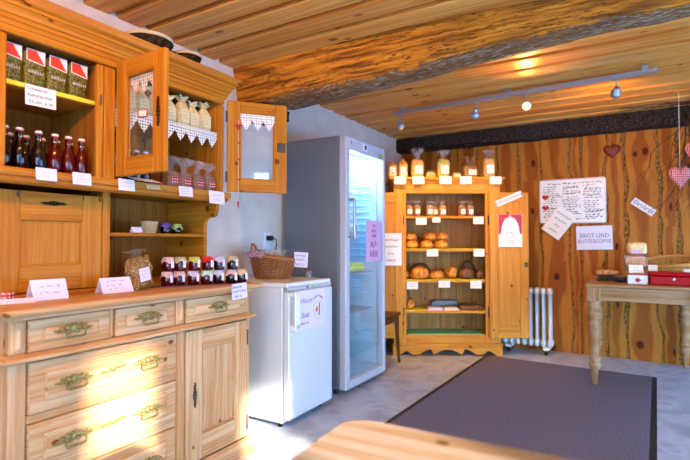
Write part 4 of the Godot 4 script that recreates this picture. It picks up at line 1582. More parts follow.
# ------------------------------------------------------------------ fridges
func build_small_fridge() -> void:
	var f := thing("small_fridge", "low white fridge with a lilac poster beside the sideboard", "fridge", Vector3.ZERO)
	var z0 := -2.25
	var z1 := -2.725
	box("body", Vector3(-2.28, 0.025, z0), Vector3(-1.765, 0.825, z1), M.white, f, 0.006)
	box("top_panel", Vector3(-2.285, 0.826, z0 + 0.002), Vector3(-1.73, 0.850, z1 - 0.002), M.white_plastic, f, 0.006)
	var d := box("door", Vector3(-1.762, 0.05, z0), Vector3(-1.715, 0.800, z1), M.white, f, 0.008)
	var st := start()
	bx(st, Vector3(-1.714, 0.775, -2.250), Vector3(-1.668, 0.800, -2.300), 0.006)
	bx(st, Vector3(-1.714, 0.572, -2.250), Vector3(-1.668, 0.610, -2.300), 0.006)
	bx(st, Vector3(-1.680, 0.590, -2.250), Vector3(-1.668, 0.790, -2.300), 0.004)
	part("handle", st, M.white_plastic, d)
	box("control_strip", Vector3(-1.735, 0.803, z0 - 0.002), Vector3(-1.726, 0.8255, z1 + 0.002), M.grey_light, f)
	var cols := [M.black, M.yellow_cloth, M.green_paper]
	for i in 3:
		box("button", Vector3(-1.727, 0.810, -2.44 - 0.03 * i), Vector3(-1.7215, 0.820, -2.455 - 0.03 * i), cols[i], f, 0.001)
	for p in [[-1.80, -2.28], [-1.80, -2.70], [-2.22, -2.28], [-2.22, -2.70]]:
		st = start(true)
		lathe(st, [[0.0, 0.0], [0.016, 0.0], [0.016, 0.02], [0.012, 0.026], [0.0, 0.026]], 12, Vector3(p[0], 0, p[1]))
		part("foot", st, M.black, f)
	# poster
	var p := paper("poster", "lilac poster with a round emblem on the small fridge door", "poster", Vector3(-1.713, 0.676, -2.472), Vector3(0, PI / 2, 0.0), 0.318, 0.240, M.lilac)
	words("Filisurer", 0.036, p, Vector3(-0.048, 0.058, 0.001), M.ink_violet)
	words("Eibad", 0.042, p, Vector3(-0.072, -0.030, 0.001), M.ink_violet)
	words("Becher 3.50", 0.017, p, Vector3(-0.072, -0.078, 0.001), M.ink_violet)
	# emblem: a ring, a red roof arc, a small coloured cone
	st = start(true)
	var ring := []
	for i in 30:
		var a := TAU * i / 30.0
		ring.append(Vector3(0.075 + 0.052 * cos(a), -0.012 + 0.06 * sin(a), 0.0012))
	tube(st, ring, 0.0016, 4, true)
	part("emblem_ring", st, M.grey_light, p)
	for k in 2:
		st = start(true)
		var arc := []
		for i in 8:
			var a := PI * (0.20 + 0.24 * i / 7.0 + 0.32 * k)
			arc.append(Vector3(0.075 + 0.060 * cos(a), 0.022 + 0.055 * sin(a), 0.0014))
		tube(st, arc, 0.004, 4)
		part("emblem_arc", st, M.red, p)
	st = start()
	prism(st, PackedVector2Array([Vector2(0.052, 0.0), Vector2(0.064, 0.018), Vector2(0.07, -0.012), Vector2(0.060, -0.026), Vector2(0.050, -0.018)]), 0.0008, 0.0012)
	part("emblem_drop", st, M.orange, p)
	st = start()
	prism(st, PackedVector2Array([Vector2(0.070, -0.012), Vector2(0.066, 0.014), Vector2(0.080, 0.008), Vector2(0.078, -0.020)]), 0.0008, 0.0012)
	part("emblem_drop", st, M.yellow_cloth, p)
	st = start()
	prism(st, PackedVector2Array([Vector2(0.082, -0.05), Vector2(0.094, -0.044), Vector2(0.096, 0.028), Vector2(0.088, 0.034)]), 0.0008, 0.0012)
	part("emblem_figure", st, M.ink_violet, p)
	# basket with packets
	var b := thing("wicker_basket", "brown wicker basket with a hoop handle on the small fridge", "basket", Vector3(-2.045, 0.8505, -2.50), 0.45)
	weave(b, 0.084, 0.112, 0.145, 11, 26, 0.0046, M.wicker, M.wicker_b, 1.30, 0.16)
	for s in [-1.0]:
		st = start(true)
		var pts := []
		for i in 15:
			var t := PI * i / 14.0
			pts.append(Vector3(s * (0.115 + 0.02 * sin(t)), 0.155 + 0.075 * sin(t), 0.062 * cos(t)))
		tube(st, pts, 0.0075, 7)
		part("handle", st, M.wicker_b, b)
	for i in 5:
		var a := i * 1.25
		var c := b.transform * Vector3(0.066 * cos(a), 0.115, 0.038 * sin(a))
		var w := make_bag("sweets_packet", ["sweets packet at the near end of the basket", "sweets packet at the back of the basket", "clear ruffled sweets packet in the basket", "sweets packet at the far end of the basket", "sweets packet at the front of the basket"][i], "packet", c - Vector3(0, 0.055, 0), 0.45 + 0.3 * sin(i * 3.0), 0.06, 0.085, 0.045, [M.mushroom, M.nuts, M.herbs, M.nuts, M.crust][i], M.film, 0.045, null, "packets in the wicker basket", i + 4)
		w.rotation.z = 0.12 * sin(i * 2.0)
	# checked napkin hanging over the rim
	st = start(true)
	var rows := []
	for i in 7:
		var row := []
		for k in 15:
			var a := -2.6 + 2.4 * k / 14.0
			var t := i / 6.0
			var rr := 0.085 + 0.055 * t
			row.append(Vector3(sin(a) * rr * 1.3, 0.168 - 0.024 * sin(a) - 0.035 * t * t + 0.006 * sin(k * 2.1 + i), cos(a) * rr * 0.98 + 0.0))
		rows.append(row)
	rows.reverse()
	sheet(st, rows)
	var nap := part("napkin", st, M.check)
	nap.transform = b.transform
	tag(nap, "purple and white checked napkin over the rim of the wicker basket", "napkin")
	# card leaning at the right end of the basket
	var c2 := paper("price_card", "handwritten pink card leaning on the right end of the wicker basket", "card", Vector3(-1.885, 0.975, -2.600), Vector3(-0.1, 0.62, -0.06), 0.092, 0.100, M.lilac)
	words("Schoggi", 0.020, c2, Vector3(-0.004, 0.028, 0.001), M.ink)
	words("Tafeln", 0.021, c2, Vector3(-0.006, 0.0, 0.001), M.ink)
	words("Sack 5.-", 0.021, c2, Vector3(-0.002, -0.030, 0.001), M.ink)
	# little empty jar
	var jr := thing("glass_jar", "small empty glass jar with a brass lid on the small fridge", "jar", Vector3(-1.80, 0.8505, -2.575))
	st = start(true)
	lathe(st, [[0.0, 0.001], [0.021, 0.001], [0.023, 0.004], [0.023, 0.038], [0.019, 0.046], [0.019, 0.048]], 18)
	part("glass_body", st, M.film, jr)
	st = start(true)
	lathe(st, [[0.0, 0.047], [0.0215, 0.047], [0.0215, 0.054], [0.0, 0.055]], 18)
	part("lid", st, M.brass, jr)
	# wall socket with a plug
	var s := thing("wall_socket", "white wall socket with a black plug above the small fridge", "socket", Vector3(-2.319, 1.10, -2.765), PI / 2)
	box("plate", Vector3(-0.04, -0.06, 0), Vector3(0.04, 0.06, 0.01), M.white_plastic, s, 0.003)
	st = start(true)
	lump(st, Vector3(0, 0.02, 0.035), Vector3(0.022, 0.018, 0.028), 0.6, 0.0, 1.0, 14, 8)
	tube(st, [Vector3(0.0, 0.02, 0.055), Vector3(0.02, 0.012, 0.075), Vector3(0.03, -0.03, 0.07), Vector3(0.03, -0.10, 0.04), Vector3(0.03, -0.24, 0.012)], 0.004, 6)
	part("plug", st, M.black, s)

func build_display_fridge() -> void:
	var f := thing("display_fridge", "tall grey fridge with a lit glass door and bar handle", "fridge", Vector3.ZERO)
	var z0 := -2.93
	var z1 := -3.565
	var xb := -2.29
	var xf := -1.795
	var y1 := 1.86
	box("side_wall", Vector3(xb, 0.05, z0), Vector3(xf, y1, z0 - 0.03), M.grey, f, 0.006)
	box("side_wall", Vector3(xb, 0.05, z1 + 0.03), Vector3(xf, y1, z1), M.grey, f, 0.006)
	box("back_wall", Vector3(xb, 0.05, z0 - 0.03), Vector3(xb + 0.03, y1, z1 + 0.03), M.grey, f)
	box("roof", Vector3(xb + 0.03, 1.78, z0 - 0.03), Vector3(xf, y1, z1 + 0.03), M.grey, f)
	box("base", Vector3(xb + 0.03, 0.03, z0 - 0.03), Vector3(xf, 0.10, z1 + 0.03), M.grey, f)
	# pale liner with pressed ribs
	var st := start()
	bx(st, Vector3(xb + 0.03, 0.10, z0 - 0.030), Vector3(xf, 1.78, z0 - 0.034), 0.0)
	bx(st, Vector3(xb + 0.03, 0.10, z1 + 0.030), Vector3(xf, 1.78, z1 + 0.034), 0.0)
	bx(st, Vector3(xb + 0.03, 0.10, z0 - 0.034), Vector3(xb + 0.034, 1.78, z1 + 0.034), 0.0)
	bx(st, Vector3(xb + 0.034, 1.776, z0 - 0.034), Vector3(xf, 1.78, z1 + 0.034), 0.0)
	bx(st, Vector3(xb + 0.034, 0.10, z0 - 0.034), Vector3(xf, 0.104, z1 + 0.034), 0.0)
	part("liner", st, M.liner, f)
	var y := 0.50
	while y < 1.56:
		box("rib", Vector3(xb + 0.06, y, z1 + 0.034), Vector3(xf - 0.06, y + 0.018, z1 + 0.046), M.liner, f, 0.006)
		box("rib", Vector3(xb + 0.034, y, z0 - 0.06), Vector3(xb + 0.046, y + 0.018, z1 + 0.06), M.liner, f, 0.006)
		y += 0.052
	# shelves
	for q in [1.455, 1.16, 0.852, 0.555]:
		st = start()
		for i in 13:
			var x := xb + 0.06 + i * 0.034
			bx(st, Vector3(x, q, z0 - 0.05), Vector3(x + 0.005, q + 0.005, z1 + 0.05), 0.0)
		bx(st, Vector3(xf - 0.045, q - 0.004, z0 - 0.045), Vector3(xf - 0.037, q + 0.006, z1 + 0.045), 0.002)
		bx(st, Vector3(xb + 0.05, q - 0.004, z0 - 0.045), Vector3(xb + 0.058, q + 0.006, z1 + 0.045), 0.002)
		part("wire_shelf", st, M.chrome, f)
	box("glass_shelf", Vector3(xb + 0.05, 0.560, z0 - 0.045), Vector3(xf - 0.045, 0.566, z1 + 0.045), M.grey, f)
	# light tube at the top of the opening
	st = start(true)
	tube(st, [Vector3(-1.845, 1.738, -2.99), Vector3(-1.845, 1.738, -3.30)], 0.014, 10)
	part("light_tube", st, M.tube_light, f)
	box("tube_holder", Vector3(-1.865, 1.752, -2.985), Vector3(-1.825, 1.775, -3.46), M.white_plastic, f)
	for p in [Vector3(-1.89, 1.70, -3.13), Vector3(-1.90, 1.70, -3.35)]:
		var l := OmniLight3D.new()
		l.name = "light"
		f.add_child(l, true)
		l.position = p
		l.light_color = Color(0.62, 0.86, 1.0)
		l.light_energy = 0.32
		l.light_size = 0.03
		l.omni_range = 4.0
		l.omni_attenuation = 2.0
		l.shadow_enabled = true
	# glazed door
	st = start()
	bx(st, Vector3(xf + 0.004, 0.04, z0), Vector3(-1.73, y1 - 0.004, z0 - 0.056), 0.008)
	bx(st, Vector3(xf + 0.004, 0.04, z1 + 0.036), Vector3(-1.73, y1 - 0.004, z1), 0.008)
	bx(st, Vector3(xf + 0.004, 1.758, z0 - 0.056), Vector3(-1.731, y1 - 0.004, z1 + 0.036), 0.004)
	bx(st, Vector3(xf + 0.004, 0.04, z0 - 0.056), Vector3(-1.731, 0.100, z1 + 0.036), 0.004)
	var d := part("door", st, M.grey_light, f)
	box("pane", Vector3(-1.758, 0.098, z0 - 0.055), Vector3(-1.752, 1.760, z1 + 0.035), M.cool_glass, d, 0.0)
	st = start()
	bx(st, Vector3(-1.73, 1.385, -2.945), Vector3(-1.672, 1.405, -2.968), 0.004)
	bx(st, Vector3(-1.73, 1.120, -2.945), Vector3(-1.672, 1.140, -2.968), 0.004)
	bx(st, Vector3(-1.686, 1.115, -2.944), Vector3(-1.668, 1.410, -2.969), 0.005)
	part("handle", st, M.silver, d)
	box("thermometer", Vector3(-1.7305, 1.785, -3.18), Vector3(-1.724, 1.835, -3.24), M.white_plastic, d, 0.002)
	box("display", Vector3(-1.7245, 1.793, -3.195), Vector3(-1.7225, 1.826, -3.225), M.black, d, 0.0)
	st = start(true)
	lump(st, Vector3(-1.728, 1.815, -3.0), Vector3(0.006, 0.010, 0.010), 1.0, 0.0, 1.0, 12, 8)
	part("lock", st, M.chrome, d)
	box("sticker", Vector3(-1.7305, 1.765, -3.44), Vector3(-1.729, 1.80, -3.52), M.herbs, d, 0.0)
	for p in [[-1.84, -2.97], [-1.84, -3.52], [-2.24, -2.97], [-2.24, -3.52]]:
		st = start()
		lathe(st, [[0.0, 0.0], [0.018, 0.0], [0.018, 0.03], [0.0, 0.03]], 12, Vector3(p[0], 0, p[1]))
		part("foot", st, M.black, f)
	# poster on the pane
	var p := paper("poster", "pink cheese poster stuck to the glass fridge door", "poster", Vector3(-1.727, 1.098, -3.352), Vector3(0, PI / 2, 0.0), 0.262, 0.315, M.pink)
	words("EST", 0.030, p, Vector3(0, 0.120, 0.001), M.ink)
	words("MEUL", 0.030, p, Vector3(0, 0.080, 0.001), M.ink)
	words("REINE", 0.030, p, Vector3(0, 0.040, 0.001), M.ink)
	words("ALP-", 0.062, p, Vector3(0, -0.025, 0.001), M.ink)
	words("KÄSE", 0.062, p, Vector3(0, -0.100, 0.001), M.ink)
	# goods inside
	var egg := thing("egg_carton", "yellow green egg carton on a fridge shelf", "egg carton", Vector3(-1.93, 0.858, -3.33), 0.0)
	st = start()
	bx(st, Vector3(-0.05, 0, -0.15), Vector3(0.05, 0.036, 0.15), 0.008)
	part("tray", st, M.yellow_cloth, egg)
	st = start(true)
	for i in 6:
		for k in 2:
			lump(st, Vector3(-0.024 + k * 0.048, 0.042, -0.125 + i * 0.05), Vector3(0.024, 0.026, 0.024), 0.8, 0.0, 1.0, 12, 8)
	part("lid", st, M.yellow_cloth, egg)
	for i in 4:
		var pk := box("cheese_packet", Vector3(-0.05, 0, -0.035), Vector3(0.05, 0.04 + 0.012 * (i % 2), 0.035), [M.lilac, M.white_plastic, M.lilac, M.white_plastic][i], null, 0.008)
		pk.position = Vector3(-1.93 - 0.02 * (i % 2), 1.461, -3.06 - 0.105 * i)
		tag(pk, "%s pale cheese packet from the left on the top fridge shelf" % ordinal(i), "packet", "cheese packets in the fridge")
	for i in 3:
		var pk := box("cheese_packet", Vector3(-0.06, 0, -0.05), Vector3(0.06, 0.06, 0.05), M.grey_light, null, 0.01)
		pk.position = Vector3(-1.95, 1.166, -3.07 - 0.13 * i)
		tag(pk, "%s grey packet from the left on the second fridge shelf" % ordinal(i), "packet", "grey packets in the fridge")
	for i in 2:
		var t := paper("price_card", ["small lilac price tag on the third fridge shelf", "small lilac price tag on the low fridge shelf"][i], "card", Vector3(-1.826, [0.868, 0.572][i], -3.06), Vector3(0, PI / 2, 0), 0.05, 0.055, M.lilac)
		t.position.y += 0.02

# ------------------------------------------------------------------ bread cupboard, set across the corner
const CAB := Vector3(-1.5177, 0, -4.4837)
const CAB_TURN := 0.5358

func cab(p: Vector3) -> Vector3:
	return CAB + p.rotated(Vector3.UP, CAB_TURN)

func loaf(label: String, at: Vector3, turn: float, size: Vector3, m: Material, sd: int, group: String, tilt := 0.0) -> void:
	var l := thing("bread_loaf", label, "bread", cab(at), CAB_TURN + turn, group)
	var st := start(true)
	var rows := []
	var nu := 26
	var nv := 14
	for i in nv + 1:
		var t := PI * i / nv
		var row := []
		for j in nu:
			var a := TAU * j / nu
			var d := Vector3(sgnpow(sin(a), 0.85) * pow(sin(t), 0.8), cos(t), sgnpow(cos(a), 0.85) * pow(sin(t), 0.8))
			var k := 1.0 + 0.12 * fnl.get_noise_3d(d.x * 14.0 + sd * 30.0, d.y * 14.0, d.z * 14.0)
			# slashes across the crust
			if d.y > 0.1:
				k -= 0.07 * pow(maxf(0.0, cos(d.x * 5.5 + d.z * 2.0 + sd)), 8.0) * d.y
			var y := d.y * k
			y = y * 0.55 if y < 0.0 else y
			row.append(Vector3(d.x * k * size.x * 0.5, (y + 0.55) / 1.55 * size.y, d.z * k * size.z * 0.5))
		rows.append(row)
	sheet(st, rows, true, 2.0, 1.0)
	var o := part("crust", st, m, l)
	o.rotation.z = tilt

func build_bread_cabinet() -> void:
	var c := thing("bread_cupboard", "pine bread cupboard with open doors standing across the corner", "cupboard", CAB, CAB_TURN)
	var W := 0.515
	var D := -0.36
	box("side_panel", Vector3(-W, 0.02, D), Vector3(-W + 0.024, 1.66, -0.02), M.shop, c, 0.003, 1)
	box("side_panel", Vector3(W - 0.024, 0.02, D), Vector3(W, 1.66, -0.02), M.shop, c, 0.003, 1)
	for i in 6:
		var xa := -W + 0.024 + i * 0.1645
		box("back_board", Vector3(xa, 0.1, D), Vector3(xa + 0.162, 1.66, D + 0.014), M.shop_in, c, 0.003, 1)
	box("stile", Vector3(-W, 0.11, -0.024), Vector3(-0.395, 1.66, 0.0), M.shop, c, 0.003, 1)
	box("stile", Vector3(0.372, 0.11, -0.024), Vector3(W, 1.66, 0.0), M.shop, c, 0.003, 1)
	box("frieze", Vector3(-0.395, 1.56, -0.024), Vector3(0.372, 1.66, -0.001), M.shop, c, 0.003, 0)
	box("bottom_rail", Vector3(-0.395, 0.112, -0.024), Vector3(0.372, 0.185, -0.001), M.shop, c, 0.003, 0)
	for y in [0.193, 0.425, 0.720, 1.020, 1.340]:
		box("shelf", Vector3(-W + 0.026, y - 0.020, D + 0.016), Vector3(W - 0.026, y, -0.026), M.shop, c, 0.003, 0)
	# shelf fronts show between the stiles
	for y in [0.425, 0.720, 1.020, 1.340]:
		box("shelf_lip", Vector3(-0.394, y - 0.022, -0.026), Vector3(0.371, y, -0.008), M.shop, c, 0.003, 0)
	# cornice
	var st := start()
	for q in [[1.655, 1.672, 0.012], [1.672, 1.690, 0.022], [1.690, 1.715, 0.038]]:
		bx(st, Vector3(-W - q[2], q[0], D), Vector3(W + q[2], q[1], q[2]), 0.005, 0)
	part("cornice", st, M.shop, c)
	# plinth with a scalloped lower edge
	var o := PackedVector2Array([Vector2(-W - 0.01, 0.118), Vector2(-W - 0.01, 0.0), Vector2(-W + 0.05, 0.0)])
	for i in 41:
		var t := i / 40.0
		var x := lerpf(-W + 0.06, W - 0.06, t)
		var q := absf(t - 0.5) * 2.0
		var y := 0.030 + 0.030 * cos(q * TAU * 1.5 + PI) * (1.0 if q > 0.33 else -0.9) + 0.012 * absf(sin(q * TAU * 1.5))
		if q > 0.86:
			y = lerpf(0.055, 0.012, (q - 0.86) / 0.14)
		o.append(Vector2(x, maxf(0.012, y)))
	o.append_array([Vector2(W - 0.05, 0.0), Vector2(W + 0.01, 0.0), Vector2(W + 0.01, 0.118)])
	st = start()
	prism(st, o, 0.022, 0.0, 1.0)
	var pl := part("plinth", st, M.shop, c)
	pl.position.z = 0.003
	for s in [-1.0, 1.0]:
		box("foot", Vector3(s * (W - 0.03), 0.0, D), Vector3(s * W, 0.11, -0.02), M.shop, c)
	# doors folded flat outwards
	for s in [-1.0, 1.0]:
		var x0: float = 0.400 * s if s > 0 else -0.420
		var x1: float = x0 + 0.378 * s
		st = start()
		var a := minf(x0, x1)
		var b := maxf(x0, x1)
		bx(st, Vector3(a, 0.172, 0.006), Vector3(a + 0.085, 1.566, 0.028), 0.003, 1)
		bx(st, Vector3(b - 0.085, 0.172, 0.006), Vector3(b, 1.566, 0.028), 0.003, 1)
		bx(st, Vector3(a + 0.085, 1.47, 0.006), Vector3(b - 0.085, 1.566, 0.027), 0.003, 0)
		bx(st, Vector3(a + 0.085, 0.172, 0.006), Vector3(b - 0.085, 0.29, 0.027), 0.003, 0)
		var d := part("door", st, M.shop, c)
		box("panel", Vector3(a + 0.08, 0.285, 0.010), Vector3(b - 0.08, 1.475, 0.021), M.shop, d, 0.001, 1)
		box("lock_plate", Vector3((b if s > 0 else a + 0.045) - 0.045, 0.85, 0.028), Vector3((b if s > 0 else a + 0.045) - 0.008, 0.895, 0.034), M.iron, d)
		for y in [0.42, 1.30]:
			box("hinge", Vector3(x0 - 0.008, y - 0.045, 0.0), Vector3(x0 + 0.002, y + 0.045, 0.031), M.iron, d)
	# yellow and green papers under the goods
	for q in [[1.0205, -0.39, 0.36, 0], [0.7205, -0.39, 0.36, 0], [0.4255, -0.39, -0.19, 0], [0.1935, -0.37, 0.36, 1]]:
		var e := box("shelf_paper", Vector3(q[1], q[0], -0.32), Vector3(q[2], q[0] + 0.005, -0.006 if q[3] == 0 else -0.03), M.yellow_cloth if q[3] == 0 else M.green_paper, null, 0.0)
		e.position = CAB
		e.rotation.y = CAB_TURN
		tag(e, {1.0205: "yellow shelf paper under the upper rolls", 0.7205: "yellow shelf paper under the round loaves", 0.4255: "short yellow paper beside the folded bags", 0.1935: "green paper on the cupboard floor"}[q[0]], "shelf paper")
	fill_bread_cabinet()

func fill_bread_cabinet() -> void:
	# on top
	var top := 1.7155
	for i in 2:
		var p := thing("noodle_carton", ["left yellow noodle carton with a pinched top on the bread cupboard", "right yellow noodle carton with a pinched top on the bread cupboard"][i], "carton", cab(Vector3(-0.515 + 0.105 * i, top, -0.10)), CAB_TURN, "noodle cartons")
		var st := start()
		bx(st, Vector3(-0.042, 0, -0.03), Vector3(0.042, 0.135 + 0.015 * i, 0.03), 0.008)
		part("carton_body", st, M.pasta, p)
		st = start(true)
		lathe(st, [[0.042, 0.130 + 0.015 * i], [0.030, 0.150 + 0.015 * i], [0.012, 0.168 + 0.015 * i], [0.008, 0.182 + 0.015 * i], [0.0, 0.184 + 0.015 * i]], 12)
		part("carton_top", st, M.crust, p)
		var l := part_mesh("sticker", sheet_mesh(0.055, 0.085, 0.001), M.price0, p)
		l.position = Vector3(0, 0.07, 0.0312)
		var r := part_mesh("red_mark", sheet_mesh(0.022, 0.010, 0.0008), M.red, l)
		r.position = Vector3(0, -0.02, 0.001)
	var g := "cellophane bags on the bread cupboard"
	make_bag("pasta_bag", "tall bag of yellow pasta with a ruffled top on the bread cupboard", "bag", cab(Vector3(-0.268, top, -0.10)), CAB_TURN, 0.118, 0.185, 0.085, M.pasta, M.film, 0.11, M.price1, g, 3)
	make_bag("herb_bag", "small low bag of green herbs between two tall pasta bags", "bag", cab(Vector3(-0.136, top, -0.10)), CAB_TURN, 0.092, 0.062, 0.07, M.herbs, M.film, 0.018, null, g, 4)
	make_bag("pasta_bag", "tall bag of green and yellow pasta on the bread cupboard", "bag", cab(Vector3(-0.012, top, -0.10)), CAB_TURN, 0.115, 0.190, 0.08, M.pasta_green, M.film, 0.09, M.price2, g, 5)
	make_bag("herb_bag", "small flat pale bag left of the slumped pasta bag", "bag", cab(Vector3(0.118, top, -0.10)), CAB_TURN, 0.080, 0.055, 0.06, M.herbs, M.film, 0.014, M.paper, g, 6)
	make_bag("pasta_bag", "slumped bag of brown pasta on the bread cupboard", "bag", cab(Vector3(0.250, top, -0.11)), CAB_TURN + 0.25, 0.140, 0.130, 0.085, M.mushroom, M.smoke_film, 0.085, M.price0, g, 7)
	make_bag("pasta_bag", "tall bag of golden crispbread at the right end of the bread cupboard", "bag", cab(Vector3(0.435, top, -0.10)), CAB_TURN, 0.112, 0.200, 0.08, M.pasta, M.film, 0.075, M.price1, g, 8)
	var xs := [-0.455, -0.280, -0.020, 0.174, 0.460]
	var say := ["under the noodle cartons", "under the tall yellow pasta bag", "under the green pasta bag", "under the slumped bag", "at the right end"]
	for i in 5:
		paper("price_card", "white price card on the bread cupboard cornice " + say[i], "card", cab(Vector3(xs[i], 1.682, 0.0405)), Vector3(0, CAB_TURN, 0), 0.112, 0.072, M["price%d" % (i % 3)])
	# small packs on the first shelf
	var px := [-0.350, -0.272, -0.150, -0.086, -0.022, 0.172, 0.252]
	for i in 7:
		make_bag("biscuit_pack", "%s small biscuit pack from the left on the top bread shelf" % ordinal(i), "pack", cab(Vector3(px[i], 1.3405, -0.10 - (0.06 if i == 3 else 0.0))), CAB_TURN, 0.066, 0.108, 0.05, M.nuts, M.film, 0.045, M.price2, "biscuit packs on the top bread shelf", i + 1)
	var c1 := [[-0.247, 1.292, 0.104, 0.066, "on the top bread shelf, left"], [-0.100, 1.304, 0.078, 0.050, "on the top bread shelf, middle"], [0.305, 1.298, 0.100, 0.068, "on the top bread shelf, right end"], [-0.140, 0.985, 0.108, 0.068, "on the rolls shelf, left"], [0.310, 0.985, 0.104, 0.070, "on the rolls shelf, right end"], [-0.335, 0.672, 0.108, 0.074, "on the round loaf shelf, left end"], [-0.028, 0.684, 0.112, 0.066, "on the round loaf shelf, middle"], [0.278, 0.680, 0.108, 0.074, "on the round loaf shelf, right"]]
	for q in c1:
		paper("price_card", "white price card " + q[4], "card", cab(Vector3(q[0], q[1], -0.005)), Vector3(0, CAB_TURN, 0), q[2], q[3], M["price%d" % (int(q[0] * 100 + 99) % 3)])
	# rolls, two layers
	var g2 := "golden rolls on the second shelf"
	var y2 := 1.0258
	var lo := [[-0.325, 0.140, "lower left"], [-0.174, 0.136, "lower middle"], [-0.030, 0.128, "lower right"]]
	for i in 3:
		loaf("golden roll, %s of the pile on the second shelf" % lo[i][2], Vector3(lo[i][0], y2, -0.14), 0.1 * sin(i * 4.0), Vector3(lo[i][1], 0.084, 0.16), M.crust, i, g2)
	var hi := [[-0.335, 0.125, "upper left"], [-0.140, 0.125, "upper middle"], [-0.018, 0.118, "upper right"]]
	for i in 3:
		loaf("golden roll, %s of the pile on the second shelf" % hi[i][2], Vector3(hi[i][0], y2 + 0.079, -0.15), 0.2 * sin(i * 3.0), Vector3(hi[i][1], 0.082, 0.14), M.crust, i + 5, g2)
	loaf("dark roll between the golden rolls on the second shelf", Vector3(-0.245, y2, -0.285), 0.0, Vector3(0.13, 0.12, 0.10), M.crust_dark, 9, g2)
	# round loaves
	var g3 := "round loaves on the third shelf"
	var y3 := 0.7258
	loaf("golden loaf at the left end of the third shelf", Vector3(-0.398, y3, -0.16), 0.0, Vector3(0.10, 0.085, 0.14), M.crust, 11, g3)
	loaf("large round floury loaf on the third shelf", Vector3(-0.250, y3, -0.12), 0.2, Vector3(0.19, 0.120, 0.19), M.crust, 12, g3)
	loaf("dark floury loaf behind the large round one", Vector3(-0.215, y3, -0.28), 0.0, Vector3(0.20, 0.155, 0.11), M.crust_dark, 21, g3)
	loaf("oblong golden loaf in the middle of the third shelf", Vector3(-0.080, y3, -0.12), 0.0, Vector3(0.145, 0.086, 0.13), M.crust, 13, g3)
	loaf("golden loaf standing tilted on the third shelf", Vector3(0.048, y3 + 0.020, -0.13), 0.0, Vector3(0.115, 0.105, 0.12), M.crust, 14, g3, -0.45)
	loaf("dark crusted round loaf right of the tilted one", Vector3(0.214, y3, -0.12), 0.0, Vector3(0.155, 0.105, 0.16), M.crust_dark, 15, g3)
	loaf("brown loaf high at the back of the third shelf", Vector3(0.275, y3, -0.285), 0.0, Vector3(0.16, 0.165, 0.10), M.crust_dark, 16, g3)
	loaf("brown loaf at the right end of the third shelf", Vector3(0.348, y3, -0.13), 0.0, Vector3(0.09, 0.085, 0.12), M.crust_dark, 17, g3)
	loaf("single golden loaf on the fourth shelf", Vector3(-0.342, 0.4308, -0.14), 0.0, Vector3(0.10, 0.098, 0.12), M.crust, 18, "")
	# folded bags on the fourth shelf
	var bags := [[-0.185, -0.030, 0.022, M.lilac, "white folded bags, left pile on the fourth shelf"], [-0.020, 0.125, 0.024, M.paper, "white folded bags, middle pile on the fourth shelf"]]
	for q in bags:
		var st := start()
		for k in 3:
			bx(st, Vector3(q[0] + 0.006 * k, 0.4255 + 0.008 * k, -0.22 + 0.01 * k), Vector3(q[1] - 0.004 * k, 0.4325 + 0.008 * k, -0.04 - 0.008 * k), 0.002)
		var o := part("folded_bags", st, q[3])
		o.position = CAB
		o.rotation.y = CAB_TURN
		tag(o, q[4], "paper bags")
	var st := start(true)
	lump(st, Vector3(0.255, 0.448, -0.14), Vector3(0.115, 0.022, 0.09), 0.35, 0.12, 2.0, 24, 8, 4)
	var db := part("folded_cloth", st, M.crust_dark)
	db.position = CAB
	db.rotation.y = CAB_TURN
	tag(db, "dark folded cloth at the right end of the fourth shelf", "cloth")
	st = start(true)
	lump(st, Vector3(0.02, 0.466, -0.26), Vector3(0.14, 0.038, 0.035), 0.4, 0.12, 2.0, 24, 8, 6)
	db = part("folded_cloth", st, M.grey)
	db.position = CAB
	db.rotation.y = CAB_TURN
	tag(db, "grey folded cloth behind the white bags on the fourth shelf", "cloth")
	# papers on the doors
	var strip := paper("sign_strip", "slanted white strip with printed word on the right cupboard door", "sign", cab(Vector3(0.590, 1.505, 0.033)), Vector3(0, CAB_TURN, 0.40), 0.265, 0.058, M.paper)
	words("Selbstbedienung", 0.036, strip, Vector3(0, 0, 0.001), M.ink)
	var po := paper("poster", "white poster with red stage curtains on the right cupboard door", "poster", cab(Vector3(0.600, 1.199, 0.0315)), Vector3(0, CAB_TURN, 0), 0.228, 0.315, M.paper)
	for s in [-1.0, 1.0]:
		var cu := PackedVector2Array([Vector2(s * 0.112, 0.156), Vector2(0.0, 0.156), Vector2(s * 0.008, 0.130), Vector2(s * 0.040, 0.118), Vector2(s * 0.066, 0.085), Vector2(s * 0.080, 0.045), Vector2(s * 0.092, -0.03), Vector2(s * 0.112, -0.035)])
		st = start()
		prism(st, cu, 0.0008, 0.001)
		part("curtain", st, M.curtain, po)
	var pa := part_mesh("title_print", sheet_mesh(0.105, 0.090, 0.0008), M.print_red, po)
	pa.position = Vector3(0, 0.062, 0.0012)
	pa = part_mesh("body_print", sheet_mesh(0.170, 0.150, 0.0008), M.print_grey, po)
	pa.position = Vector3(0, -0.075, 0.0012)
	var lc := paper("notice", "white notice on the left cupboard door next to the tall fridge", "notice", cab(Vector3(-0.545, 1.020, 0.0315)), Vector3(0, CAB_TURN, 0), 0.205, 0.310, M.paper)
	for k in 4:
		words(["Bestellungen", "persönlich", "Brot", "Gebäck"][k], 0.028, lc, Vector3(0.0, 0.090 - 0.065 * k, 0.001), M.ink)

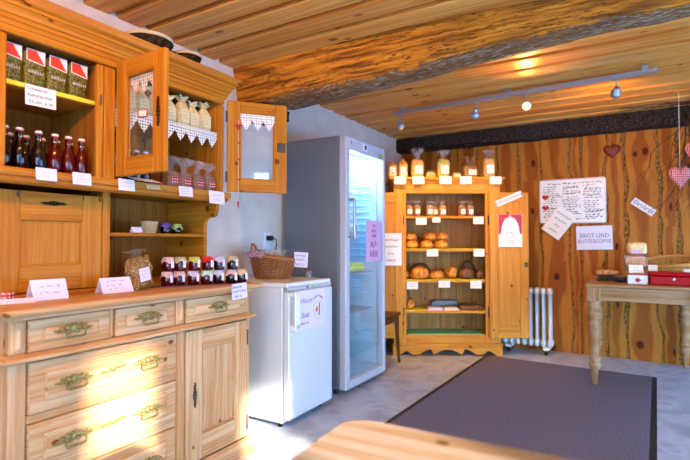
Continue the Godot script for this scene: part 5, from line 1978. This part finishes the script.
# ------------------------------------------------------------------ old table on the right
func build_table() -> void:
	var t := thing("side_table", "old walnut brown table with turned legs at the plank wall", "table", Vector3(0.08, 0, -4.615), 0.025)
	var st := start()
	moulding_top(st)
	part("top", st, M.old, t)
	for s in [-1.0, 1.0]:
		box("apron", Vector3(-0.32, 0.648, s * 0.475 - 0.012), Vector3(0.32, 0.748, s * 0.475 + 0.012), M.old, t)
		box("apron", Vector3(s * 0.335 - 0.012, 0.648, -0.46), Vector3(s * 0.335 + 0.012, 0.748, 0.46), M.old, t)
	var prof := [[0.0, 0.0], [0.014, 0.0], [0.016, 0.05], [0.020, 0.12], [0.028, 0.140], [0.033, 0.158], [0.030, 0.172], [0.021, 0.180], [0.021, 0.188], [0.029, 0.198], [0.029, 0.208], [0.023, 0.218], [0.028, 0.32], [0.032, 0.42], [0.032, 0.44], [0.025, 0.452], [0.033, 0.462], [0.033, 0.474], [0.024, 0.486], [0.026, 0.51], [0.034, 0.545], [0.035, 0.565], [0.026, 0.585], [0.035, 0.597], [0.036, 0.61], [0.030, 0.622], [0.034, 0.645], [0.0, 0.646]]
	for sx in [-1.0, 1.0]:
		for sz in [-1.0, 1.0]:
			var l := start(true)
			var fat := []
			for q in prof:
				fat.append([q[0] * 1.3, maxf(q[1], 0.0108 if sx < 0.0 and sz > 0.0 else 0.0)])
			lathe(l, fat, 20, Vector3(sx * 0.335, 0, sz * 0.475), 0.2, 0.7)
			var leg := part("leg", l, M.old, t)
			box("leg_block", Vector3(sx * 0.335 - 0.045, 0.645, sz * 0.475 - 0.045), Vector3(sx * 0.335 + 0.045, 0.749, sz * 0.475 + 0.045), M.old, leg, 0.003, 1)
	var ty := 0.7765
	# trays of pastry
	var tr := thing("pastry_tray", "stacked small trays of pastry at the left end of the table", "tray", Vector3(-0.165, ty, -4.46), 0.1)
	st = start()
	for k in 3:
		bx(st, Vector3(-0.075 + 0.008 * k, 0.016 * k, -0.06), Vector3(0.075 + 0.004 * k, 0.013 + 0.016 * k, 0.06), 0.004)
	part("trays", st, M.dark_brass, tr)
	st = start(true)
	lump(st, Vector3(0.0, 0.066, 0), Vector3(0.080, 0.020, 0.060), 0.6, 0.10, 2.0, 20, 8, 3)
	part("pastry", st, M.crust, tr)
	st = start(true)
	lump(st, Vector3(0.0, 0.066, 0), Vector3(0.086, 0.025, 0.066), 0.6, 0.12, 3.0, 20, 8, 9)
	part("wrap", st, M.film, tr)
	var db := thing("dark_bowl", "dark blue bowl of nuts beside the pastry trays", "bowl", Vector3(-0.065, ty, -4.36))
	st = start(true)
	lathe(st, [[0.0, 0.0], [0.030, 0.0], [0.045, 0.015], [0.054, 0.042], [0.050, 0.042], [0.040, 0.020], [0.0, 0.012]], 20)
	part("bowl_body", st, mat(Color(0.09, 0.11, 0.20), 0.35), db)
	st = start(true)
	lump(st, Vector3(0, 0.036, 0), Vector3(0.045, 0.018, 0.045), 0.9, 0.2, 4.0, 18, 8, 2)
	part("nuts", st, M.nuts, db)
	# stacked cake boxes and a wrapped loaf
	for i in 2:
		var cb := thing("cake_box", ["lower clear cake box of the stack on the table", "upper clear cake box of the stack on the table"][i], "cake box", Vector3(0.030 + 0.005 * i, ty + 0.106 * i, -4.60), 0.1 - 0.1 * i, "cake boxes")
		st = start(true)
		lump(st, Vector3(0, 0.047, 0), Vector3(0.072, 0.043, 0.062), 0.4, 0.08, 2.0, 22, 10, i)
		part("cake", st, M.crust if i else M.pasta_green, cb)
		st = start()
		bx(st, Vector3(-0.082, 0.001, -0.07), Vector3(0.082, 0.104, 0.07), 0.012)
		part("clear_shell", st, M.film, cb)
		st = start()
		bx(st, Vector3(-0.084, 0.088, -0.072), Vector3(0.084, 0.094, 0.072), 0.002)
		part("rim", st, M.film, cb)
	var wl := thing("wrapped_loaf", "paper wrapped loaf on top of the cake boxes", "bread", Vector3(0.045, ty + 0.213, -4.60), 0.25)
	st = start(true)
	lump(st, Vector3(0, 0.050, 0), Vector3(0.070, 0.050, 0.055), 0.5, 0.08, 1.5, 22, 10, 7)
	part("wrapping", st, M.sack, wl)
	st = start()
	bx(st, Vector3(-0.055, 0.012, 0.054), Vector3(0.02, 0.040, 0.058), 0.001)
	part("label", st, M.pink, wl)
	# box with a pink flower, tent card on it
	var pb := thing("tissue_box", "white paper box with pink rim and pink flower print", "box", Vector3(0.045, ty, -4.285), 0.03)
	box("box_body", Vector3(-0.066, 0, -0.055), Vector3(0.066, 0.066, 0.055), M.white_plastic, pb)
	box("rim", Vector3(-0.068, 0.066, -0.057), Vector3(0.068, 0.078, 0.057), M.red, pb)
	st = start()
	var fo := PackedVector2Array()
	for i in 24:
		var a := TAU * i / 24.0
		fo.append(Vector2(cos(a) * (0.019 + 0.004 * cos(a * 5.0)), 0.030 + sin(a) * (0.015 + 0.003 * cos(a * 4.0))))
	prism(st, fo, 0.0008, 0.0556)
	part("flower_print", st, mat(Color(0.72, 0.10, 0.32), 0.6), pb)
	tent("white tent card on the pink rimmed box", Vector3(0.035, ty + 0.0785, -4.30), 0.15, 0.095, 0.068, M.price0)
	# cash box
	var cb := thing("cash_box", "red metal cash box with a round lock on the table", "cash box", Vector3(0.285, ty, -4.305), 0.03)
	box("box_body", Vector3(-0.165, 0, -0.105), Vector3(0.165, 0.066, 0.105), M.red_paint, cb, 0.006)
	box("lid", Vector3(-0.168, 0.067, -0.108), Vector3(0.168, 0.094, 0.108), M.red_paint, cb, 0.010)
	st = start(true)
	lump(st, Vector3(-0.02, 0.045, 0.106), Vector3(0.011, 0.011, 0.004), 1.0, 0.0, 1.0, 14, 8)
	part("lock", st, M.chrome, cb)
	var pad := box("note_pad", Vector3(-0.06, 0, -0.045), Vector3(0.06, 0.02, 0.045), M.paper, null, 0.002)
	pad.position = Vector3(0.395, ty + 0.095, -4.33)
	tag(pad, "white note pad lying on the red cash box", "note pad")
	paper("price_card", "small white card between the tent card and the straw basket", "card", Vector3(0.150, ty + 0.112, -4.435), Vector3(-0.15, 0.1, 0.0), 0.062, 0.05, M.price1)
	var holder := thing("card_holder", "small wooden block holding a white card behind the cash box", "card holder", Vector3(0.150, ty, -4.445))
	box("block", Vector3(-0.03, 0, -0.02), Vector3(0.03, 0.088, 0.005), M.old, holder)
	# straw basket
	var b := thing("straw_basket", "shallow golden straw basket at the back of the table", "basket", Vector3(0.300, ty + 0.012, -4.80), 0.1)
	weave(b, 0.125, 0.165, 0.125, 9, 30, 0.0055, M.straw, M.straw, 1.25)
	b.rotation.x = 0.20
	b.rotation.z = 0.10
	b.position.y = ty + 0.035

func moulding_top(st: SurfaceTool) -> void:
	bx(st, Vector3(-0.39, 0.749, -0.525), Vector3(0.39, 0.775, 0.525), 0.009, 0)

# ------------------------------------------------------------------ things on the plank wall
func grow(tw: SurfaceTool, r: RandomNumberGenerator, p: Vector3, d: Vector3, length: float, rad: float, depth: int) -> void:
	var pts := [p]
	var rr := [rad]
	var steps := 6
	for i in steps:
		d = (d + Vector3(r.randf_range(-0.28, 0.28), r.randf_range(-0.28, 0.26), r.randf_range(-0.10, 0.10))).normalized()
		p = p + d * length / steps
		p.z = clampf(p.z, ZB + 0.16, ZB + 0.42)
		p.y = minf(p.y, YC - 0.05)
		pts.append(p)
		rr.append(maxf(0.0008, rad * (1.0 - 0.75 * (i + 1.0) / steps)))
		if depth > 0 and r.randf() < 0.62:
			grow(tw, r, p, (d + Vector3(r.randf_range(-0.6, 0.7), r.randf_range(-0.9, 0.5), r.randf_range(-0.2, 0.2))).normalized(), length * 0.6, rad * 0.55, depth - 1)
	tube(tw, pts, rr, 4)

func build_wall_things() -> void:
	var z := ZB + 0.006
	var w := thing("whiteboard", "whiteboard covered in handwriting with a grey frame", "whiteboard", Vector3(-0.487, 1.493, z))
	var st := start()
	var o := PackedVector2Array()
	for c in [Vector2(1, 1), Vector2(-1, 1), Vector2(-1, -1), Vector2(1, -1)]:
		for k in 5:
			var a: float = atan2(c.y, c.x) + (k - 2) * PI / 8.0
			o.append(Vector2(c.x * 0.273, c.y * 0.195) + Vector2(cos(a), sin(a)) * 0.024)
	prism(st, o, 0.016, 0.009)
	part("frame", st, M.silver, w)
	var im := Image.create_empty(768, 560, false, Image.FORMAT_RGB8)
	im.fill(Color(0.90, 0.90, 0.89))
	var r := RandomNumberGenerator.new()
	r.seed = 99
	script_line(im, r, 90, 730, 46, 15, Color(0.08, 0.08, 0.10), 4, -0.01)
	for i in 17:
		for k in 3:
			var x0 := 30.0 + k * 245.0 + r.randf_range(-10, 30)
			script_line(im, r, x0, x0 + r.randf_range(130, 220), 88.0 + i * 27.0 + r.randf_range(-8, 8), r.randf_range(9, 14), [Color(0.10, 0.12, 0.14), Color(0.16, 0.20, 0.32), Color(0.08, 0.08, 0.08)][r.randi() % 3], 4 + int(r.randf() < 0.3), r.randf_range(-0.12, 0.06))
	var wm := mat(Color.WHITE, 0.25)
	wm.albedo_texture = tex(im)
	var face := part_mesh("writing_surface", sheet_mesh(0.572, 0.416, 0.002), wm, w)
	face.position.z = 0.0175
	for i in 2:
		heart("heart_magnet", ["upper red heart magnet on the whiteboard", "lower red heart magnet on the whiteboard"][i], Vector3(-0.727, 1.535 - 0.105 * i, z + 0.0245), 0.0, 0.062, M.red, 0.14)
	var n := paper("notice", "tilted white notice overlapping the lower left corner of the whiteboard", "notice", Vector3(-0.603, 1.279, z + 0.034), Vector3(-0.02, 0, -0.64), 0.198, 0.285, M.paper)
	for k in 4:
		words(["Bestellungen", "persönlich", "Brot", "Gebäck"][k], 0.027, n, Vector3(0.0, 0.085 - 0.058 * k, 0.001), M.ink)
	var b := paper("sign", "white laminated bread sign under the whiteboard", "sign", Vector3(-0.296, 1.131, z + 0.006), Vector3(0, 0, 0.02), 0.310, 0.228, mat(Color(0.87, 0.85, 0.90), 0.2))
	words("BROT UND", 0.052, b, Vector3(0, 0.020, 0.001), M.ink_violet)
	words("BUTTERZÖPFE", 0.046, b, Vector3(0, -0.035, 0.001), M.ink_violet)
	for y in [0.080, -0.082]:
		var pl := part_mesh("small_print", sheet_mesh(0.200, 0.022, 0.0008), M.print_pink, b)
		pl.position = Vector3(0, y, 0.0008)
	var bi := paper("sign_strip", "slanted white strip with a printed word between plank seams", "sign", Vector3(0.109, 1.414, z + 0.006), Vector3(0, 0, -0.66), 0.208, 0.066, M.paper)
	words("Birnbrot", 0.050, bi, Vector3(0, 0, 0.001), M.ink)
	heart("wooden_heart", "dark red heart fixed high on the plank wall", Vector3(-0.138, 1.955, z + 0.010), 0.0, 0.145, M.deep_red, 0.12)
	# hanging gingham hearts
	var spots := [[0.345, 1.610, -4.60, 0.158, "red gingham heart hanging over the table"], [0.452, 1.800, -4.62, 0.150, "red gingham heart cut by the right picture edge"]]
	for q in spots:
		var h := heart("gingham_heart", q[4], Vector3(q[0], q[1], q[2]), 0.35, q[3], M.gingham, 0.30, "gingham hearts", 1.35)
		var s := start(true)
		tube(s, [Vector3(0, 0.045, 0), Vector3(0, YC - 0.02 - q[1], 0)], 0.0018, 5)
		part("cord", s, M.paper, h)
	# dry branches in the corner above the table
	var tw := start(true)
	r.seed = 5
	for q in [[Vector3(0.62, 2.22, -4.95), Vector3(-0.9, -0.05, 0.1), 0.5], [Vector3(0.52, 2.20, -4.92), Vector3(-0.4, -0.9, 0), 0.45], [Vector3(0.46, 2.25, -4.98), Vector3(-0.15, -0.95, 0), 0.5], [Vector3(0.7, 2.15, -4.9), Vector3(-0.9, 0.25, 0.2), 0.5], [Vector3(0.50, 2.24, -4.95), Vector3(0.1, -0.9, 0), 0.5], [Vector3(0.40, 2.2, -5.0), Vector3(-0.1, -1, 0), 0.55], [Vector3(0.45, 1.95, -5.0), Vector3(-0.2, -1, 0), 0.45], [Vector3(0.48, 2.26, -4.9), Vector3(-0.3, -0.8, 0), 0.4], [Vector3(0.42, 2.22, -4.85), Vector3(0.2, -1, 0), 0.4], [Vector3(0.50, 2.1, -4.9), Vector3(-0.3, -0.7, 0), 0.4], [Vector3(0.44, 2.05, -4.95), Vector3(0.0, -1, 0), 0.4]]:
		grow(tw, r, q[0], q[1].normalized(), q[2], 0.006, 2)
	tag(part("dry_branches", tw, M.twig), "bundle of dry dark twigs hanging in the upper right corner", "branches")
	# string of red hearts on the open glass door of the dresser
	var base := Transform3D(Basis(Vector3.UP, atan2(0.257, 0.208)), Vector3(-1.886, 0, -1.915))
	var hs := thing("heart_garland", "thin thread of small red hearts on the open right glass door", "garland", base * Vector3(0.058, 1.30, 0.026), atan2(0.257, 0.208))
	st = start(true)
	tube(st, [Vector3(0, 0, 0), Vector3(0, 0.46, 0)], 0.0009, 4)
	part("thread", st, M.paper, hs)
	for q in [[0.425, 0.038], [0.335, 0.014], [0.245, 0.014], [0.135, 0.014]]:
		var o2 := heart_outline(24)
		for i in o2.size():
			o2[i] *= q[1]
		st = start()
		prism(st, o2, 0.006)
		var m := part("heart", st, M.red, hs)
		m.position = Vector3(0, q[0], 0.001)
	st = start(true)
	lathe(st, [[0.0, -0.03], [0.004, -0.012], [0.006, 0.01], [0.0, 0.02]], 8)
	part("drop_bead", st, M.red, hs)

# ------------------------------------------------------------------ radiator, stool, near table
func build_misc() -> void:
	var r := thing("oil_radiator", "white column oil radiator on castors behind the cupboard door", "radiator", Vector3(-0.885, 0, -5.055))
	for i in 8:
		var x := 0.21 - i * 0.060
		var st := start(true)
		for dz in [-0.040, 0.0, 0.040]:
			tube(st, [Vector3(x, 0.10, dz), Vector3(x, 0.60, dz)], 0.0135, 10)
		part("column", st, M.white, r)
		st = start(true)
		lump(st, Vector3(x, 0.605, 0), Vector3(0.026, 0.036, 0.062), 0.6, 0.0, 1.0, 16, 10)
		part("header", st, M.white, r)
		st = start(true)
		lump(st, Vector3(x, 0.105, 0), Vector3(0.026, 0.036, 0.062), 0.6, 0.0, 1.0, 16, 10)
		part("header", st, M.white, r)
	box("control_box", Vector3(-0.335, 0.075, -0.05), Vector3(-0.245, 0.16, 0.05), M.white_plastic, r, 0.008)
	for x in [-0.17, 0.18]:
		box("foot_plate", Vector3(x - 0.03, 0.045, -0.085), Vector3(x + 0.03, 0.072, 0.085), M.white_plastic, r)
		for s in [-1.0, 1.0]:
			var st := start(true)
			lump(st, Vector3(x, 0.023, s * 0.075), Vector3(0.018, 0.023, 0.023), 0.7, 0.0, 1.0, 14, 8)
			part("castor", st, M.black, r)
	var s := thing("stool", "dark brown wooden stool between the tall fridge and bread cupboard", "stool", Vector3(-1.985, 0, -3.845))
	var st := start()
	bx(st, Vector3(-0.185, 0.425, -0.19), Vector3(0.185, 0.452, 0.19), 0.008)
	part("seat", st, M.stool, s)
	for sx in [-1.0, 1.0]:
		for sz in [-1.0, 1.0]:
			st = start()
			var top := Vector3(sx * 0.155, 0.425, sz * 0.155)
			var bot := Vector3(sx * 0.172, 0.0, sz * 0.172)
			tube(st, [bot, bot.lerp(top, 0.5) + Vector3(sx * -0.006, 0, 0), top], [0.014, 0.018, 0.022], 8)
			part("leg", st, M.stool, s)
		box("stretcher", Vector3(sx * 0.155 - 0.010, 0.37, -0.14), Vector3(sx * 0.155 + 0.010, 0.425, 0.14), M.stool, s)
	# near table, cut by the lower picture edge
	var t := thing("near_table", "pale wooden table corner close to the viewer", "table", Vector3(0.135, 0, -0.50), 0.05)
	var o := PackedVector2Array()
	var hx := 0.60
	var hz := 0.365
	for c in [Vector2(1, 1), Vector2(-1, 1), Vector2(-1, -1), Vector2(1, -1)]:
		for k in 7:
			var a: float = atan2(c.y, c.x) + (k - 3) * PI / 12.0
			o.append(Vector2(c.x * (hx - 0.05), c.y * (hz - 0.05)) + Vector2(cos(a), sin(a)) * 0.05)
	st = start()
	prism(st, o, 0.03)
	var top := part("top", st, M.bench, t)
	top.rotation.x = -PI / 2
	top.position.y = 0.735
	for sx in [-1.0, 1.0]:
		for sz in [-1.0, 1.0]:
			box("leg", Vector3(sx * 0.53 - 0.025, 0, sz * 0.30 - 0.025), Vector3(sx * 0.53 + 0.025, 0.72, sz * 0.30 + 0.025), M.bench, t, 0.004, 1)
